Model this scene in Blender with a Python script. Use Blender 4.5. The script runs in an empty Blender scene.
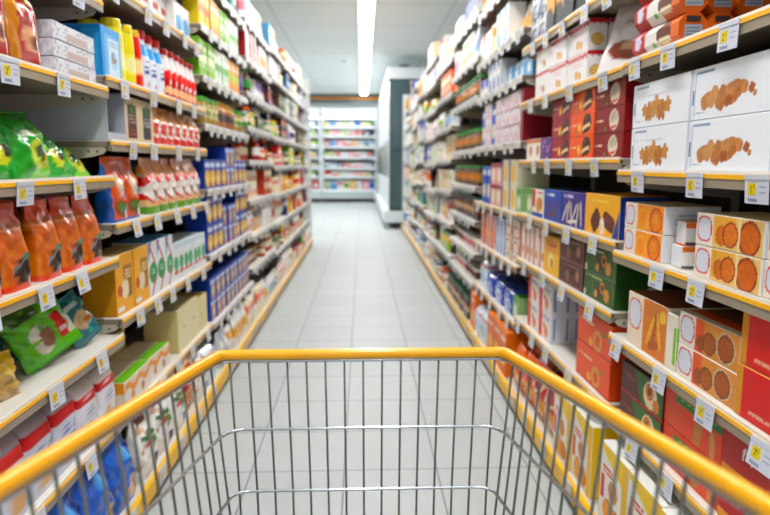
import bpy, math, random
import numpy as np
from mathutils import Vector, Matrix
D = bpy.data
SC = bpy.context.scene
COL = SC.collection
PI = math.pi
rng = random.Random(7)

# ------------------------------------------------------------------ colours
def lin(h):
    if isinstance(h, str):
        h = NAMED.get(h, h).lstrip('#')
        h = [int(h[i:i+2], 16)/255 for i in (0, 2, 4)]
    c = [(c/12.92 if c <= .04045 else ((c+.055)/1.055)**2.4) for c in h]
    m = sum(c)/3            # printed inks: a little denser and purer than the sampled pixels
    return tuple(min(max(m+(q-m)*1.2, .003), 1)**1.15*.97 for q in c)
NAMED = dict(white='f2f2ee', cream='efe4c8', yellow='f7cf1d', gold='e3ac2c', orange='ef7d1a', red='d3202c', crimson='9d1230',
             magenta='b01b55', pink='e995a6', purple='54308c', lavender='a79ac8', blue='1b51ae', navy='182c62', sky='7db9df',
             teal='0b7f80', green='2f9a3b', lime='9fcb38', olive='77772e', brown='5b2e1a', tan='c89c66', black='1d1b1b',
             grey='9fa1a3', silver='cfd2d4', terracotta='b54b23', amber='d28a1c')

# ------------------------------------------------------------------ materials
def mat(name, color=None, rough=.5, metal=0, spec=.4, coat=0, emit=None, noise=0, nscale=20, bump=0, attr=False, alpha=1, trans=0):
    m = D.materials.new(name); m.use_nodes = True
    nt = m.node_tree; b = nt.nodes['Principled BSDF']
    b.inputs['Roughness'].default_value = rough
    b.inputs['Metallic'].default_value = metal
    b.inputs['Specular IOR Level'].default_value = spec
    b.inputs['Coat Weight'].default_value = coat
    b.inputs['Coat Roughness'].default_value = .12
    if trans: b.inputs['Transmission Weight'].default_value = trans
    if alpha < 1: b.inputs['Alpha'].default_value = alpha
    src = None
    if attr:
        a = nt.nodes.new('ShaderNodeAttribute'); a.attribute_name = 'Col'; src = a.outputs['Color']
    elif color is not None:
        c = lin(color); b.inputs['Base Color'].default_value = (*c, 1)
    tc = nt.nodes.new('ShaderNodeTexCoord')
    if noise or bump:
        n = nt.nodes.new('ShaderNodeTexNoise'); n.inputs['Scale'].default_value = nscale
        n.inputs['Detail'].default_value = 3
        nt.links.new(tc.outputs['Object'], n.inputs['Vector'])
    if noise:
        mr = nt.nodes.new('ShaderNodeMapRange'); mr.inputs['To Min'].default_value = 1-noise; mr.inputs['To Max'].default_value = 1+noise*.5
        nt.links.new(n.outputs['Fac'], mr.inputs['Value'])
        mx = nt.nodes.new('ShaderNodeVectorMath'); mx.operation = 'SCALE'
        if src: nt.links.new(src, mx.inputs[0])
        else: mx.inputs[0].default_value = lin(color)
        nt.links.new(mr.outputs[0], mx.inputs['Scale'])
        src = mx.outputs[0]
    if src: nt.links.new(src, b.inputs['Base Color'])
    if bump:
        bp = nt.nodes.new('ShaderNodeBump'); bp.inputs['Strength'].default_value = bump; bp.inputs['Distance'].default_value = .004
        nt.links.new(n.outputs['Fac'], bp.inputs['Height']); nt.links.new(bp.outputs[0], b.inputs['Normal'])
    if emit:
        b.inputs['Emission Color'].default_value = (*lin(emit[0]), 1); b.inputs['Emission Strength'].default_value = emit[1]
    return m
M = dict(
    card=mat('printed_card', rough=.42, attr=True, noise=.06, nscale=35),
    film=mat('printed_film', rough=.2, attr=True, noise=.1, nscale=14, bump=.5, coat=.5),
    paper=mat('printed_paper', rough=.65, attr=True, noise=.08, nscale=20, bump=.35),
    plastic=mat('coloured_plastic', rough=.25, attr=True, noise=.04),
    glassy=mat('filled_glass', rough=.12, attr=True, noise=.15, nscale=40, coat=1),
    shelf=mat('shelf_enamel', rough=.4, attr=True, noise=.05, nscale=6),
    rail=mat('price_rail', rough=.35, attr=True, noise=.04),
    back=mat('back_panel_steel', '38342f', rough=.6, noise=.08, nscale=5),  # darkened all over, putting the unlit shelf depth into its colour
    upright=mat('upright_steel', 'b9b6ae', rough=.4, metal=.2, noise=.05),
    kick=mat('yellow_kick_plastic', 'ffca14', rough=.38, noise=.08, nscale=8),
    plinth=mat('dark_plinth', '22201e', rough=.6, noise=.1),
    tag=mat('price_label_card', rough=.35, attr=True, noise=.02),
    cartplastic=mat('yellow_cart_plastic', 'ffba1c', rough=.3, noise=.05, nscale=30, coat=.25),
    chrome=mat('steel_dark_reflections', '7c7d76', rough=.28, metal=.9, noise=.12, nscale=60),  # steel darkened: the dark surroundings it mirrors put into the colour
    bright=mat('steel_painted_highlights', 'c2c6c9', rough=.2, metal=.95, noise=.08, nscale=60),  # same steel lightened: highlights of the crosswise wires put into the colour
    rubber=mat('grey_rubber', '3a3a3c', rough=.7, noise=.1),
    tube=mat('tube_diffuser', 'ffffff', rough=.4, emit=('fcfcfd', 15), noise=.01),
    whitemetal=mat('white_enamel', 'e6ebec', rough=.35, noise=.03, nscale=4),
    darkglass=mat('tinted_glass', '55696d', rough=.08, noise=.2, nscale=1.5, coat=.6),
    wall=mat('painted_wall', 'dfe3e2', rough=.8, noise=.04, nscale=3, bump=.1),
    orange=mat('orange_band', 'c98a3c', rough=.6, noise=.05),
    greyband=mat('grey_band', '6d7a7a', rough=.6, noise=.05),
    lighting=mat('fridge_fill_lamp', 'ffffff', rough=.5, emit=('f2fbff', 3.5), noise=.01),
    dark=mat('dark_housing', '26282a', rough=.5, noise=.1),
)

# ------------------------------------------------------------------ mesh collector
class MB:
    def __init__(s): s.v = []; s.f = []; s.c = []; s.sm = []
    def add(s, verts, faces, cols=None, smooth=False):
        o = len(s.v); s.v += [tuple(p) for p in verts]
        if cols is None: cols = (1, 1, 1)
        if isinstance(cols, tuple) and not isinstance(cols[0], (tuple, list, np.ndarray)): s.c += [cols]*len(verts)
        else: s.c += [tuple(c) for c in cols]
        for f in faces: s.f.append(tuple(i+o for i in f)); s.sm.append(smooth)
        return o
    def box(s, x0, x1, y0, y1, z0, z1, c=(1, 1, 1), b=0):
        if b <= 0:
            P = [(x, y, z) for x in (x0, x1) for y in (y0, y1) for z in (z0, z1)]
            s.add(P, [(0, 1, 3, 2), (4, 6, 7, 5), (0, 4, 5, 1), (2, 3, 7, 6), (0, 2, 6, 4), (1, 5, 7, 3)], c); return
        # chamfered box
        lo = (x0, y0, z0); hi = (x1, y1, z1); P = []; idx = {}
        for sx in (0, 1):
            for sy in (0, 1):
                for sz in (0, 1):
                    for ax in range(3):
                        p = []
                        for k, q in enumerate((sx, sy, sz)):
                            e = hi[k] if q else lo[k]
                            if k != ax: e += -b if q else b
                            p.append(e)
                        idx[(sx, sy, sz, ax)] = len(P); P.append(tuple(p))
        F = []
        for ax in range(3):
            o = [k for k in range(3) if k != ax]
            for q in (0, 1):
                def key(a, bb):
                    t = [0, 0, 0]; t[ax] = q; t[o[0]] = a; t[o[1]] = bb; return idx[(*t, ax)]
                F.append((key(0, 0), key(1, 0), key(1, 1), key(0, 1)))
        for ax in range(3):          # edges running along ax
            o = [k for k in range(3) if k != ax]
            for a in (0, 1):
                for bb in (0, 1):
                    t0 = [0, 0, 0]; t0[o[0]] = a; t0[o[1]] = bb; t1 = list(t0); t1[ax] = 1
                    F.append((idx[(*t0, o[0])], idx[(*t1, o[0])], idx[(*t1, o[1])], idx[(*t0, o[1])]))
        for sx in (0, 1):
            for sy in (0, 1):
                for sz in (0, 1): F.append(tuple(idx[(sx, sy, sz, k)] for k in range(3)))
        s.add(P, F, c)
    def tube(s, pts, r, n=8, c=(1, 1, 1), closed=False):
        pts = [Vector(p) for p in pts]; N = len(pts); V = []; F = []
        up = None
        for i, p in enumerate(pts):
            a = pts[i-1] if (i > 0 or closed) else p
            q = pts[(i+1) % N] if (i < N-1 or closed) else p
            t = (q-a).normalized()
            if up is None:
                up = Vector((0, 0, 1)) if abs(t.z) < .9 else Vector((0, 1, 0))
            e1 = (up - t*up.dot(t)).normalized(); up = e1; e2 = t.cross(e1)
            for k in range(n):
                w = 2*PI*k/n; V.append(p + e1*(r*math.cos(w)) + e2*(r*math.sin(w)))
        for i in range(N if closed else N-1):
            j = (i+1) % N
            for k in range(n): F.append((i*n+k, i*n+(k+1) % n, j*n+(k+1) % n, j*n+k))
        if not closed: F += [tuple(range(n))[::-1], tuple((N-1)*n+k for k in range(n))]
        s.add(V, F, c, True)
    def prism(s, prof, x0, x1, c=(1, 1, 1)):      # profile in (y,z), extruded along x
        n = len(prof)
        V = [(x0, y, z) for y, z in prof]+[(x1, y, z) for y, z in prof]
        s.add(V, [(i, (i+1) % n, n+(i+1) % n, n+i) for i in range(n)]+[tuple(range(n))[::-1], tuple(range(n, 2*n))], c)
    def mesh(s, name, m, recalc=True):
        me = D.meshes.new(name); me.from_pydata([tuple(p) for p in s.v], [], s.f)
        ca = me.color_attributes.new('Col', 'FLOAT_COLOR', 'POINT')
        a = np.ones((len(s.c), 4), np.float32); a[:, :3] = np.array(s.c, np.float32).reshape(-1, 3)
        ca.data.foreach_set('color', a.ravel())
        me.polygons.foreach_set('use_smooth', s.sm)
        me.materials.append(m)
        if recalc:
            import bmesh
            bm = bmesh.new(); bm.from_mesh(me); bmesh.ops.recalc_face_normals(bm, faces=bm.faces); bm.to_mesh(me); bm.free()
        me.update(); return me

def link(name, data, parent=None, loc=(0, 0, 0), rot=(0, 0, 0), **kw):
    o = D.objects.new(name, data); COL.objects.link(o)
    o.location = loc; o.rotation_euler = rot
    if parent: o.parent = parent
    for k, v in kw.items(): o[k] = v
    return o

# ------------------------------------------------------------------ printed artwork on a grid
def _hash(a, b, k=1):
    v = np.sin(a*127.1+b*311.7+k*74.7)*43758.5453
    return v-np.floor(v)
def vnoise(x, y, k=1):
    xi, yi = np.floor(x), np.floor(y); xf, yf = x-xi, y-yi
    xf = xf*xf*(3-2*xf); yf = yf*yf*(3-2*yf)
    a = _hash(xi, yi, k); b = _hash(xi+1, yi, k); c = _hash(xi, yi+1, k); d = _hash(xi+1, yi+1, k)
    return (a*(1-xf)+b*xf)*(1-yf)+(c*(1-xf)+d*xf)*yf
def paint(U, V, a, ops):
    C = np.ones(U.shape+(3,))
    first = True
    for op in ops:
        k = op[0]
        if k == 'f': C[:] = lin(op[1]); continue
        if k == 'r': m = (U >= op[1]) & (U <= op[3]) & (V >= op[2]) & (V <= op[4]); C[m] = lin(op[5])
        elif k == 'e': m = ((U-op[1])*a/op[3])**2+((V-op[2])/op[4])**2 < 1; C[m] = lin(op[5])
        elif k == 'o':
            q = (np.abs((U-op[1])*a/op[3])**3+np.abs((V-op[2])/op[4])**3); m = (q < 1) & (q > (1-op[5])**3); C[m] = lin(op[6])
        elif k == 'k':      # cookie
            q = np.sqrt(((U-op[1])*a)**2+(V-op[2])**2)/op[3]
            m = q < 1; nz = vnoise(U*a*26, V*26, 3)[..., None]*.45+.72
            c = np.array(lin(op[4])); C[m] = (np.ones(C.shape)*c*nz)[m]
            m = (q < 1) & (q > .84); C[m] = (np.array(lin(op[5] if len(op) > 5 else op[4]))*.75)
        elif k == 's':      # rounded stick
            x = (U-op[1])*a; y = V-op[2]; ca, sa = math.cos(op[5]), math.sin(op[5])
            p = x*ca+y*sa; q = -x*sa+y*ca
            m = (np.abs(p/op[3])**4+np.abs(q/op[4])**4) < 1
            nz = vnoise(U*a*30+op[1]*9, V*30, 5)[..., None]*.4+.75
            C[m] = (np.ones(C.shape)*np.array(lin(op[6]))*nz)[m]
        elif k == 't':      # lines of small print
            _, u0, v0, u1, v1, n, c = op
            vv = (V-v0)/(v1-v0)*n; ins = (U >= u0) & (U <= u1) & (V >= v0) & (V <= v1)
            m = ins & ((vv-np.floor(vv)) > .42) & (_hash(np.floor((U-u0)/(u1-u0)*11), np.floor(vv), 2) > .22); C[m] = lin(c)
        elif k == 'l': m = (op[1]*U+op[2]*V) > op[3]; C[m] = lin(op[4])
        elif k == 'w': m = V > op[1]+op[2]*np.sin(U*a*op[3]); C[m] = lin(op[4])
        elif k == 'b': m = vnoise(U*a*op[1], V*op[1], op[3]) > op[2]; C[m] = lin(op[4])   # blotches
        elif k == 'z':      # barcode
            _, u0, v0, u1, v1 = op
            m = (U >= u0) & (U <= u1) & (V >= v0) & (V <= v1); C[m] = lin('white')
            m = m & (_hash(np.floor(U*40), 0*V, 4) > .5) & (V > v0+.04) & (V < v1-.04); C[m] = lin('black')
    return C

# a carton: front gridded with artwork, printed ends and top, chamfered edges, glued end flap
def carton_mesh(name, w, d, h, front, side, top, cell=.005, b=.0016):
    mb = MB()
    def face(o, du, dv, su, sv, ops, cl):
        nx = max(2, int(su/cl)); nz = max(2, int(sv/cl))
        U, V = np.meshgrid(np.linspace(0, 1, nx+1), np.linspace(0, 1, nz+1))
        C = paint(U, V, su/sv, ops).reshape(-1, 3)
        o = np.array(o); P = (o+U.reshape(-1, 1)*np.array(du)*su+V.reshape(-1, 1)*np.array(dv)*sv)
        F = [(j*(nx+1)+i, j*(nx+1)+i+1, (j+1)*(nx+1)+i+1, (j+1)*(nx+1)+i) for j in range(nz) for i in range(nx)]
        mb.add(P.tolist(), F, C.tolist())
    x0, x1 = -w/2, w/2
    sc = lin(side[0][1]); tc = lin(top[0][1]) if isinstance(top, list) else lin(top)
    top = top if isinstance(top, list) else [('f', top)]
    mb.box(x0+.0002, x1-.0002, .0002, d-.0002, .0002, h-.0002, lin(front[0][1]) if front[0][0] == 'f' else sc, b)
    e = b
    face((x0+e, 0, e), (1, 0, 0), (0, 0, 1), w-2*e, h-2*e, front, cell)
    face((x1, e, e), (0, 1, 0), (0, 0, 1), d-2*e, h-2*e, side, cell*1.6)
    face((x0, d-e, e), (0, -1, 0), (0, 0, 1), d-2*e, h-2*e, side, cell*1.6)
    face((x0+e, e, h), (1, 0, 0), (0, 1, 0), w-2*e, d-2*e, top, cell*2.5)
    # glued flap standing a little proud of both ends
    for x, sg in ((x1, 1), (x0, -1)):
        mb.box(x, x+sg*.0007, d*.08, d*.92, h*.02, h*.1, sc)
    return mb.mesh(name, M['card'], recalc=False)

def loft_mesh(name, prof, h, ops, m, na=40, nv=26, wr=0, a=None, seam=0, seed=1, capc=None):
    """prof(v)->(w,d,n); cross sections stacked in z; the front (-y) carries the artwork"""
    V = []; Cc = []; F = []
    W = max(prof(i/20)[0] for i in range(21)); Dm = max(prof(i/20)[1] for i in range(21))
    ws = []; us = []; vs = []
    for j in range(nv+1):
        v = j/nv; w, d, n = prof(v)
        for i in range(na):
            f = PI+2*PI*i/na; c, s_ = math.cos(f), math.sin(f)
            x = w/2*math.copysign(abs(c)**(2/n), c); y = d/2*math.copysign(abs(s_)**(2/n), s_)
            u = x/W+.5
            if wr:
                q = min(1, 3.5*v, 3.5*(1-v)+.2)
                dn = wr*(math.sin(u*17+v*9+seed)+.7*math.sin(u*7-v*23+seed*2.3)+.5*math.sin(u*31+v*37+seed*1.7))*q
                y += dn*(1 if s_ < 0 else -1)*min(1, d/.03); x += wr*.8*math.sin(v*19+seed+(1 if c > 0 else 3))*q
            zz = v*h
            if seam and (v < .001 or v > .999): zz += (seam if i % 2 else -seam)*(1 if v > .5 else 0)
            V.append((x, y+Dm/2, zz)); us.append(u); vs.append(v)
    C = paint(np.array([us]), np.array([vs]), (a or W/h), ops)[0]
    for j in range(nv):
        for i in range(na):
            k = (i+1) % na; F.append((j*na+i, j*na+k, (j+1)*na+k, (j+1)*na+i))
    mb = MB(); mb.add(V, F, C.tolist(), True)
    top = V[nv*na:]; mb.add(top, [tuple(range(na))], tuple(C[-1]) if capc is None else lin(capc))
    mb.add(V[:na], [tuple(range(na))[::-1]], tuple(C[0]))
    return mb.mesh(name, m, recalc=False)

def lerp(pts):
    def f(v):
        for (a, x), (b, y) in zip(pts, pts[1:]):
            if v <= b: return x+(y-x)*((v-a)/(b-a) if b > a else 0)
        return pts[-1][1]
    return f
def P_pillow(w, d): return lambda v: (w*(1-.07*math.sin(PI*v)), max(d*max(math.sin(PI*min(max((v-.03)/.92, 0), 1)), 0)**.6, .003), 2.3)
def P_block(w, d):
    fd = lerp([(0, 1), (.08, 1.03), (.6, .95), (.92, .05), (1, .03)]); fw = lerp([(0, .96), (.3, 1), (.8, .96), (.93, .98), (1, .98)])
    return lambda v: (w*fw(v), d*fd(v), 5-2.4*v)
def P_flour(w, d):
    fd = lerp([(0, .96), (.3, 1), (.82, .96), (.93, .72), (1, .3)]); fw = lerp([(0, .98), (.5, 1), (1, .97)])
    return lambda v: (w*fw(v), d*fd(v), 7)
def P_round(pts, r):
    f = lerp(pts); return lambda v: (2*r*f(v), 2*r*f(v), 2)

# ------------------------------------------------------------------ product library
PROD = {}
def box(key, name, cat, desc, w, d, h, front, side=None, top=None, cell=.005):
    PROD[key] = dict(k='box', name=name, cat=cat, desc=desc, w=w, d=d, h=h, front=front, side=side or [('f', front[0][1])], top=top or front[0][1], cell=cell, gap=.003)
def soft(key, name, cat, desc, w, d, h, ops, shape='block', m='film', wr=.0022, na=48, nv=34, gap=.006):
    PROD[key] = dict(k=shape, name=name, cat=cat, desc=desc, w=w, d=d, h=h, front=ops, m=m, wr=wr, na=na, nv=nv, gap=gap)
def rnd(key, name, cat, desc, r, h, prof, ops, cap, capc, capr, caph, m='plastic', na=20, nv=26, lid='cap'):
    PROD[key] = dict(k='round', name=name, cat=cat, desc=desc, w=2*r, d=2*r, h=h+caph, bh=h, r=r, front=ops, prof=prof, capc=capc, capr=capr, caph=caph, m=m, na=na, nv=nv, cap=cap, lid=lid, gap=.004)
MESH = {}
def meshes(key):
    if key in MESH: return MESH[key]
    p = PROD[key]; k = p['k']; res = []
    sd = (sum(map(ord, key)) % 97)/7
    if k == 'box': res = [(p['name'], carton_mesh(p['name'], p['w'], p['d'], p['h'], p['front'], p['side'], p['top'], p['cell']))]
    elif k in ('block', 'pillow', 'flour'):
        f = dict(block=P_block, pillow=P_pillow, flour=P_flour)[k](p['w'], p['d'])
        res = [(p['name'], loft_mesh(p['name'], f, p['h'], p['front'], M[p['m']], p['na'], p['nv'], p['wr'], p['w']/p['h'], .0015 if k != 'flour' else 0, sd))]
    elif k == 'round':
        if p['cap'] == 'merged':
            t = p['bh']/p['h']; fb = lerp(p['prof']); cr = p['capr']/p['r']
            g = lambda v: 2*p['r']*(fb(v/t) if v < t else cr)
            me = loft_mesh(p['name'], lambda v: (g(v), g(v), 2), p['h'], p['front']+[('r', 0, t, 1, 1, p['capc'])], M[p['m']], 12, 16, 0, 1)
            res = [(p['name'], me)]
        else:
            body = loft_mesh(p['name']+'_body', P_round(p['prof'], p['r']), p['bh'], p['front'], M[p['m']], p['na'], p['nv'], 0, p['w']/p['bh'])
            mb = MB(); n = 20; r = p['capr']; H = p['caph']; cc = lin(p['capc'])
            rings = [(r, 0), (r, H*.8), (r*.93, H), (r*.2, H)]
            V = [(rr*(1+(.03 if i % 2 else 0)*(1 if q < 2 else 0))*math.cos(2*PI*i/n), rr*math.sin(2*PI*i/n)+p['r'], p['bh']+z) for q, (rr, z) in enumerate(rings) for i in range(n)]
            F = [(q*n+i, q*n+(i+1) % n, (q+1)*n+(i+1) % n, (q+1)*n+i) for q in range(3) for i in range(n)]+[tuple(3*n+i for i in range(n)), tuple(range(n))[::-1]]
            mb.add(V, F, cc, False)
            res = [('body', body), (p['lid'], mb.mesh(p['lid'], M['plastic'], False))]
    elif k == 'tray':
        w, d, h = p['w'], p['d'], p['h']; mb = MB(); o_, i_ = lin('c3c7cd'), lin('a4a8b0'); t = .003
        mb.box(-w/2, w/2, 0, d, 0, t, i_); mb.box(-w/2, -w/2+t, 0, d, t, h, o_); mb.box(w/2-t, w/2, 0, d, t, h, o_); mb.box(-w/2+t, w/2-t, d-t, d, t, h, i_); mb.box(-w/2+t, w/2-t, d*.45, d-t, h-t, h, o_); mb.box(-w/2+t, w/2-t, 0, t, t, h*.16, o_)
        res = [(p['name'], mb.mesh(p['name'], M['card']))]
    elif k == 'hex': res = [(p['name'], hex_mesh(p))]
    MESH[key] = res; return res
def hex_mesh(p):
    w, d, h = p['w'], p['d'], p['h']; c = .02; mb = MB()
    prof = [(c, 0), (d-c, 0), (d, h*.3), (d, h*.72), (d-c, h), (c, h), (0, h*.72), (0, h*.3)]
    n = len(prof); nx = 48
    # shell subdivided along x, art by (u, height)
    segs = []
    for i in range(n):
        a, b = prof[i], prof[(i+1) % n]
        for t in np.linspace(0, 1, 7)[:-1]: segs.append((a[0]+(b[0]-a[0])*t, a[1]+(b[1]-a[1])*t))
    N = len(segs); U = np.array([[i/nx]*N for i in range(nx+1)]); V = np.array([[z/h for y, z in segs]]*(nx+1))
    C = paint(U, V, w/h, p['front']).reshape(-1, 3)
    P = [(-w/2+w*i/nx, y, z) for i in range(nx+1) for y, z in segs]
    mb.add(P, [(i*N+k, i*N+(k+1) % N, (i+1)*N+(k+1) % N, (i+1)*N+k) for i in range(nx) for k in range(N)], C.tolist())
    ec = lin(p['endc'])
    for x, sg in ((-w/2, -1), (w/2, 1)):
        mb.add([(x, y, z) for y, z in segs], [tuple(range(N))], ec)
        mb.add([(x+sg*.001, y, z) for y, z in ((d*.2, h*.2), (d*.82, h*.2), (d*.82, h*.62), (d*.2, h*.62))], [(0, 1, 2, 3)], lin('a9adb5'))
        mb.add([(x+sg*.001, y, z) for y, z in ((d*.25, h*.7), (d*.75, h*.7), (d*.75, h*.9), (d*.25, h*.9))], [(0, 1, 2, 3)], lin('4a3a36'))
        for q in range(3): mb.add([(x+sg*.0014, y, z) for y, z in ((d*.26, h*(.27+q*.11)), (d*.76, h*(.27+q*.11)), (d*.76, h*(.31+q*.11)), (d*.26, h*(.31+q*.11)))], [(0, 1, 2, 3)], lin('777b84'))
    return mb.mesh(p['name'], M['card'])

# ---- right side, near bays
star = lambda cu, cv, s, c: [('s', cu+s*.5*math.cos(t)/2.4, cv+s*.6*math.sin(t), s*.62, s*.4, t, c) for t in (0.3, 1.5, 2.8, 4.1, 5.3)]
GC = [('f', 'f0f2f6'), ('r', 0, 0, .022, 1, 'dfe5ee'), ('r', .05, .07, .058, .93, '9fb0c6'), ('r', .07, .9, .3, .93, '8ea3bd'), ('r', .955, .1, .962, .93, '9fb0c6'), ('r', .7, .93, .95, .95, '9fb0c6'), ('r', .025, .3, .042, .6, '3d587f'),
      ('t', .08, .06, .2, .14, 2, 'a9b2bd'), ('t', .78, .06, .93, .1, 1, 'a9b2bd')]
box('gingerbread', 'cookie_box', 'biscuit box', 'white carton picturing ginger biscuits', .325, .24, .125,
    GC+[('s', .22, .34, .2, .15, .4, 'c79468'), ('s', .31, .4, .22, .15, .8, 'd0a074'), ('s', .42, .35, .24, .16, 1.1, 'c08658'), ('s', .53, .4, .21, .15, 1.9, 'cc9769'), ('s', .5, .28, .12, .1, .3, 'a9683c'), ('s', .63, .5, .24, .12, -.15, 'c98f5e'), ('s', .6, .36, .14, .09, .7, 'bb7b4b'), ('s', .76, .44, .09, .08, .9, 'a9683c'), ('s', .8, .34, .05, .05, 0, 'c58a58')],
    [('f', 'e9edf3'), ('r', .4, .3, .43, .7, '4a5e7c')], 'eceff4', .003)
box('starbread', 'cookie_box', 'biscuit box', 'white carton picturing star biscuits', .325, .24, .125,
    GC+[('t', .1, .66, .6, .72, 1, 'ccd3dc')]+star(.32, .33, .2, 'c08a52')+star(.45, .42, .22, 'cc9a60')+star(.56, .32, .2, 'b97f48')+star(.66, .42, .15, 'c8955a')+star(.24, .38, .13, 'c8955a'),
    [('f', 'e9edf3')], 'eceff4', .003)
OV = [('f', 'f1e9de'), ('o', .14, .52, .42, .4, 1, 'dfe2ea'), ('o', .14, .52, .42, .4, .13, 'd8402c')]
box('shortbread', 'biscuit_pack', 'biscuit pack', 'cream and amber biscuit pack with red-ringed panel', .26, .16, .078,
    OV+[('r', .28, 0, 1, 1, 'e9c98c'), ('r', .3, .1, .62, .96, 'e5b35c'), ('k', .42, .4, .32, 'd98038'), ('k', .55, .46, .4, 'e08a3e', 'b4551c'), ('k', .82, .45, .52, 'd67a35', 'a84a18'), ('r', .66, 0, .69, 1, 'f0dcae')],
    [('f', 'eef0f2'), ('t', .2, .3, .8, .7, 4, 'aab0b8')], 'e6d2a2', .0035)
box('citrus_biscuit', 'biscuit_pack', 'biscuit pack', 'white and orange biscuit pack with red-ringed panel', .25, .16, .078,
    OV+[('r', .34, 0, 1, 1, 'f3a32a'), ('e', .48, .4, .46, .46, 'f8b94a'), ('e', .48, .4, .34, .34, 'f4a028'), ('k', .82, .45, .5, 'ef9130', 'c9601a'), ('k', .82, .5, .25, 'f4a848'), ('r', .62, 0, .64, 1, 'f6c873')],
    [('f', 'f2f3f5'), ('t', .2, .3, .8, .7, 3, 'b9bec6')], 'e9d9b4', .0035)
box('small_orange', 'biscuit_pack', 'biscuit pack', 'small orange topped biscuit pack turned askew', .14, .07, .06,
    [('f', 'f2efe8'), ('r', 0, .75, 1, 1, 'e8832a'), ('k', .3, .42, .22, 'e8832a'), ('t', .45, .2, .95, .6, 3, '6a6a72'), ('r', 0, .0, 1, .1, '545a66')], [('f', 'eceef2')], 'e5802c', .004)
box('wheat_box', 'biscuit_box', 'biscuit box', 'tall cream and golden wheat biscuit box', .25, .2, .16,
    [('f', 'efe2cf'), ('o', .2, .62, .26, .3, 1, 'dfe2ea'), ('o', .2, .62, .26, .3, .12, 'd8402c'), ('r', .42, 0, 1, 1, 'd98a1e'), ('s', .62, .45, .32, .05, 1.1, 'f0bd4a'), ('s', .72, .5, .34, .05, 1.4, 'b4640f'), ('s', .82, .5, .34, .05, 1.8, 'f0bd4a'), ('s', .7, .2, .2, .08, .3, 'c06a14'), ('e', .9, .8, .12, .12, 'f4cf6a')],
    [('f', 'e6ddd0')], '8a5030', .004)
box('slim_box', 'biscuit_box', 'biscuit box', 'slim upright cream box with a green edge', .055, .2, .15, [('f', 'f0eadc'), ('r', .72, .1, 1, .8, '8cc63e')], [('f', 'e8e2d2'), ('r', 0, .2, .2, .8, '8cc63e')], 'e6e0d0', .004)
box('oat_cookie', 'biscuit_box', 'biscuit box', 'cream and rust oat cookie box', .26, .2, .085,
    [('f', 'f0ebe2'), ('o', .15, .52, .4, .42, 1, 'dfe2ea'), ('o', .15, .52, .4, .42, .13, 'd8402c'), ('r', .3, 0, 1, 1, 'e06a2a'), ('r', .45, 0, 1, 1, 'd99a52'), ('k', .4, .3, .24, 'a5612e'), ('k', .54, .38, .34, 'b46c33', '8c4a1c'), ('k', .8, .48, .46, 'b9713a', 'ead2b0'), ('k', .8, .48, .4, 'b06630', '9c5524')],
    [('f', 'dfe6ee'), ('r', .0, 0, .3, 1, 'eef2f6')], [('f', 'd8c4a8'), ('r', 0, .1, 1, .3, 'd8622c'), ('r', 0, .3, 1, 1, '8a6044')], .0035)
box('scarlet_cookie', 'biscuit_box', 'biscuit box', 'scarlet and gold cookie box', .265, .2, .115,
    [('f', 'd99a38'), ('r', .08, 0, .55, 1, 'd8143a'), ('t', .2, .1, .45, .2, 2, 'e6b8a0'), ('k', .8, .5, .4, 'cf7b2c', 'a8521a'), ('k', .98, .2, .3, 'c26c24')], [('f', 'd8a04a')], 'c8862c', .004)
box('cup_cookie', 'biscuit_box', 'biscuit box', 'brown box picturing jam tarts', .27, .19, .1,
    [('f', '5f2416'), ('l', 1, .25, .55, '3c6b28'), ('e', .72, .5, .42, .42, 'e8d3b0'), ('k', .7, .6, .25, 'd68c3c', 'b4651c'), ('k', .7, .6, .13, '8a3a14'), ('k', .86, .3, .2, 'd68c3c'), ('r', 0, 0, 1, .05, 'c63b1d'), ('t', .08, .5, .34, .7, 2, '9c5a40')], [('f', '7a2a18')], '74301c', .004)
box('orange_green', 'biscuit_box', 'biscuit box', 'orange wafer box with a green stripe', .275, .2, .112,
    [('f', 'e25e28'), ('r', .2, .7, 1, .88, '2f8a35'), ('t', .3, .74, .9, .84, 1, '8fc77e'), ('s', .62, .35, .34, .16, 1.4, 'c98b4c'), ('s', .86, .3, .3, .1, 1.7, 'd9a468'), ('r', .02, .1, .3, .5, 'e0663a')], [('f', 'd05024')], 'e05a28', .004)
box('red_gold', 'biscuit_box', 'biscuit box', 'red box with white bars and gold edge', .26, .2, .11, [('f', 'b9121c'), ('s', .3, .7, .13, .035, 1.4, 'white'), ('s', .42, .7, .15, .035, 1.4, 'white'), ('s', .54, .7, .13, .035, 1.4, 'white'), ('r', 0, 0, 1, .2, 'e0a22a'), ('r', .75, 0, 1, 1, 'd98f22')], [('f', 'd0161f')], 'b31820')
box('white_yellow', 'cookie_box', 'biscuit box', 'white and yellow box with butter cookies', .2, .16, .265,
    [('f', 'f1eeea'), ('l', .3, 1, .93, 'f0cf1e'), ('r', .8, 0, 1, 1, 'e8c01c'), ('k', .5, .5, .13, 'd99540'), ('k', .35, .2, .15, 'e0a048'), ('k', .62, .18, .14, 'cf8a36'), ('t', .1, .62, .5, .74, 2, 'd35a28'), ('r', .05, .3, .16, .6, 'd2402a'), ('r', .2, .05, .5, .3, 'e8a83a')], [('f', 'f2d021'), ('z', .3, .1, .8, .35)], 'f0efe8')
box('brick_red', 'cookie_box', 'biscuit box', 'brick red box with green corner', .2, .18, .17, [('f', 'b8391f'), ('l', -1, 1, .7, '2f8a4a'), ('k', .6, .4, .22, 'd99a50')], [('f', 'c5451f')], 'c24a28')
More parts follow.
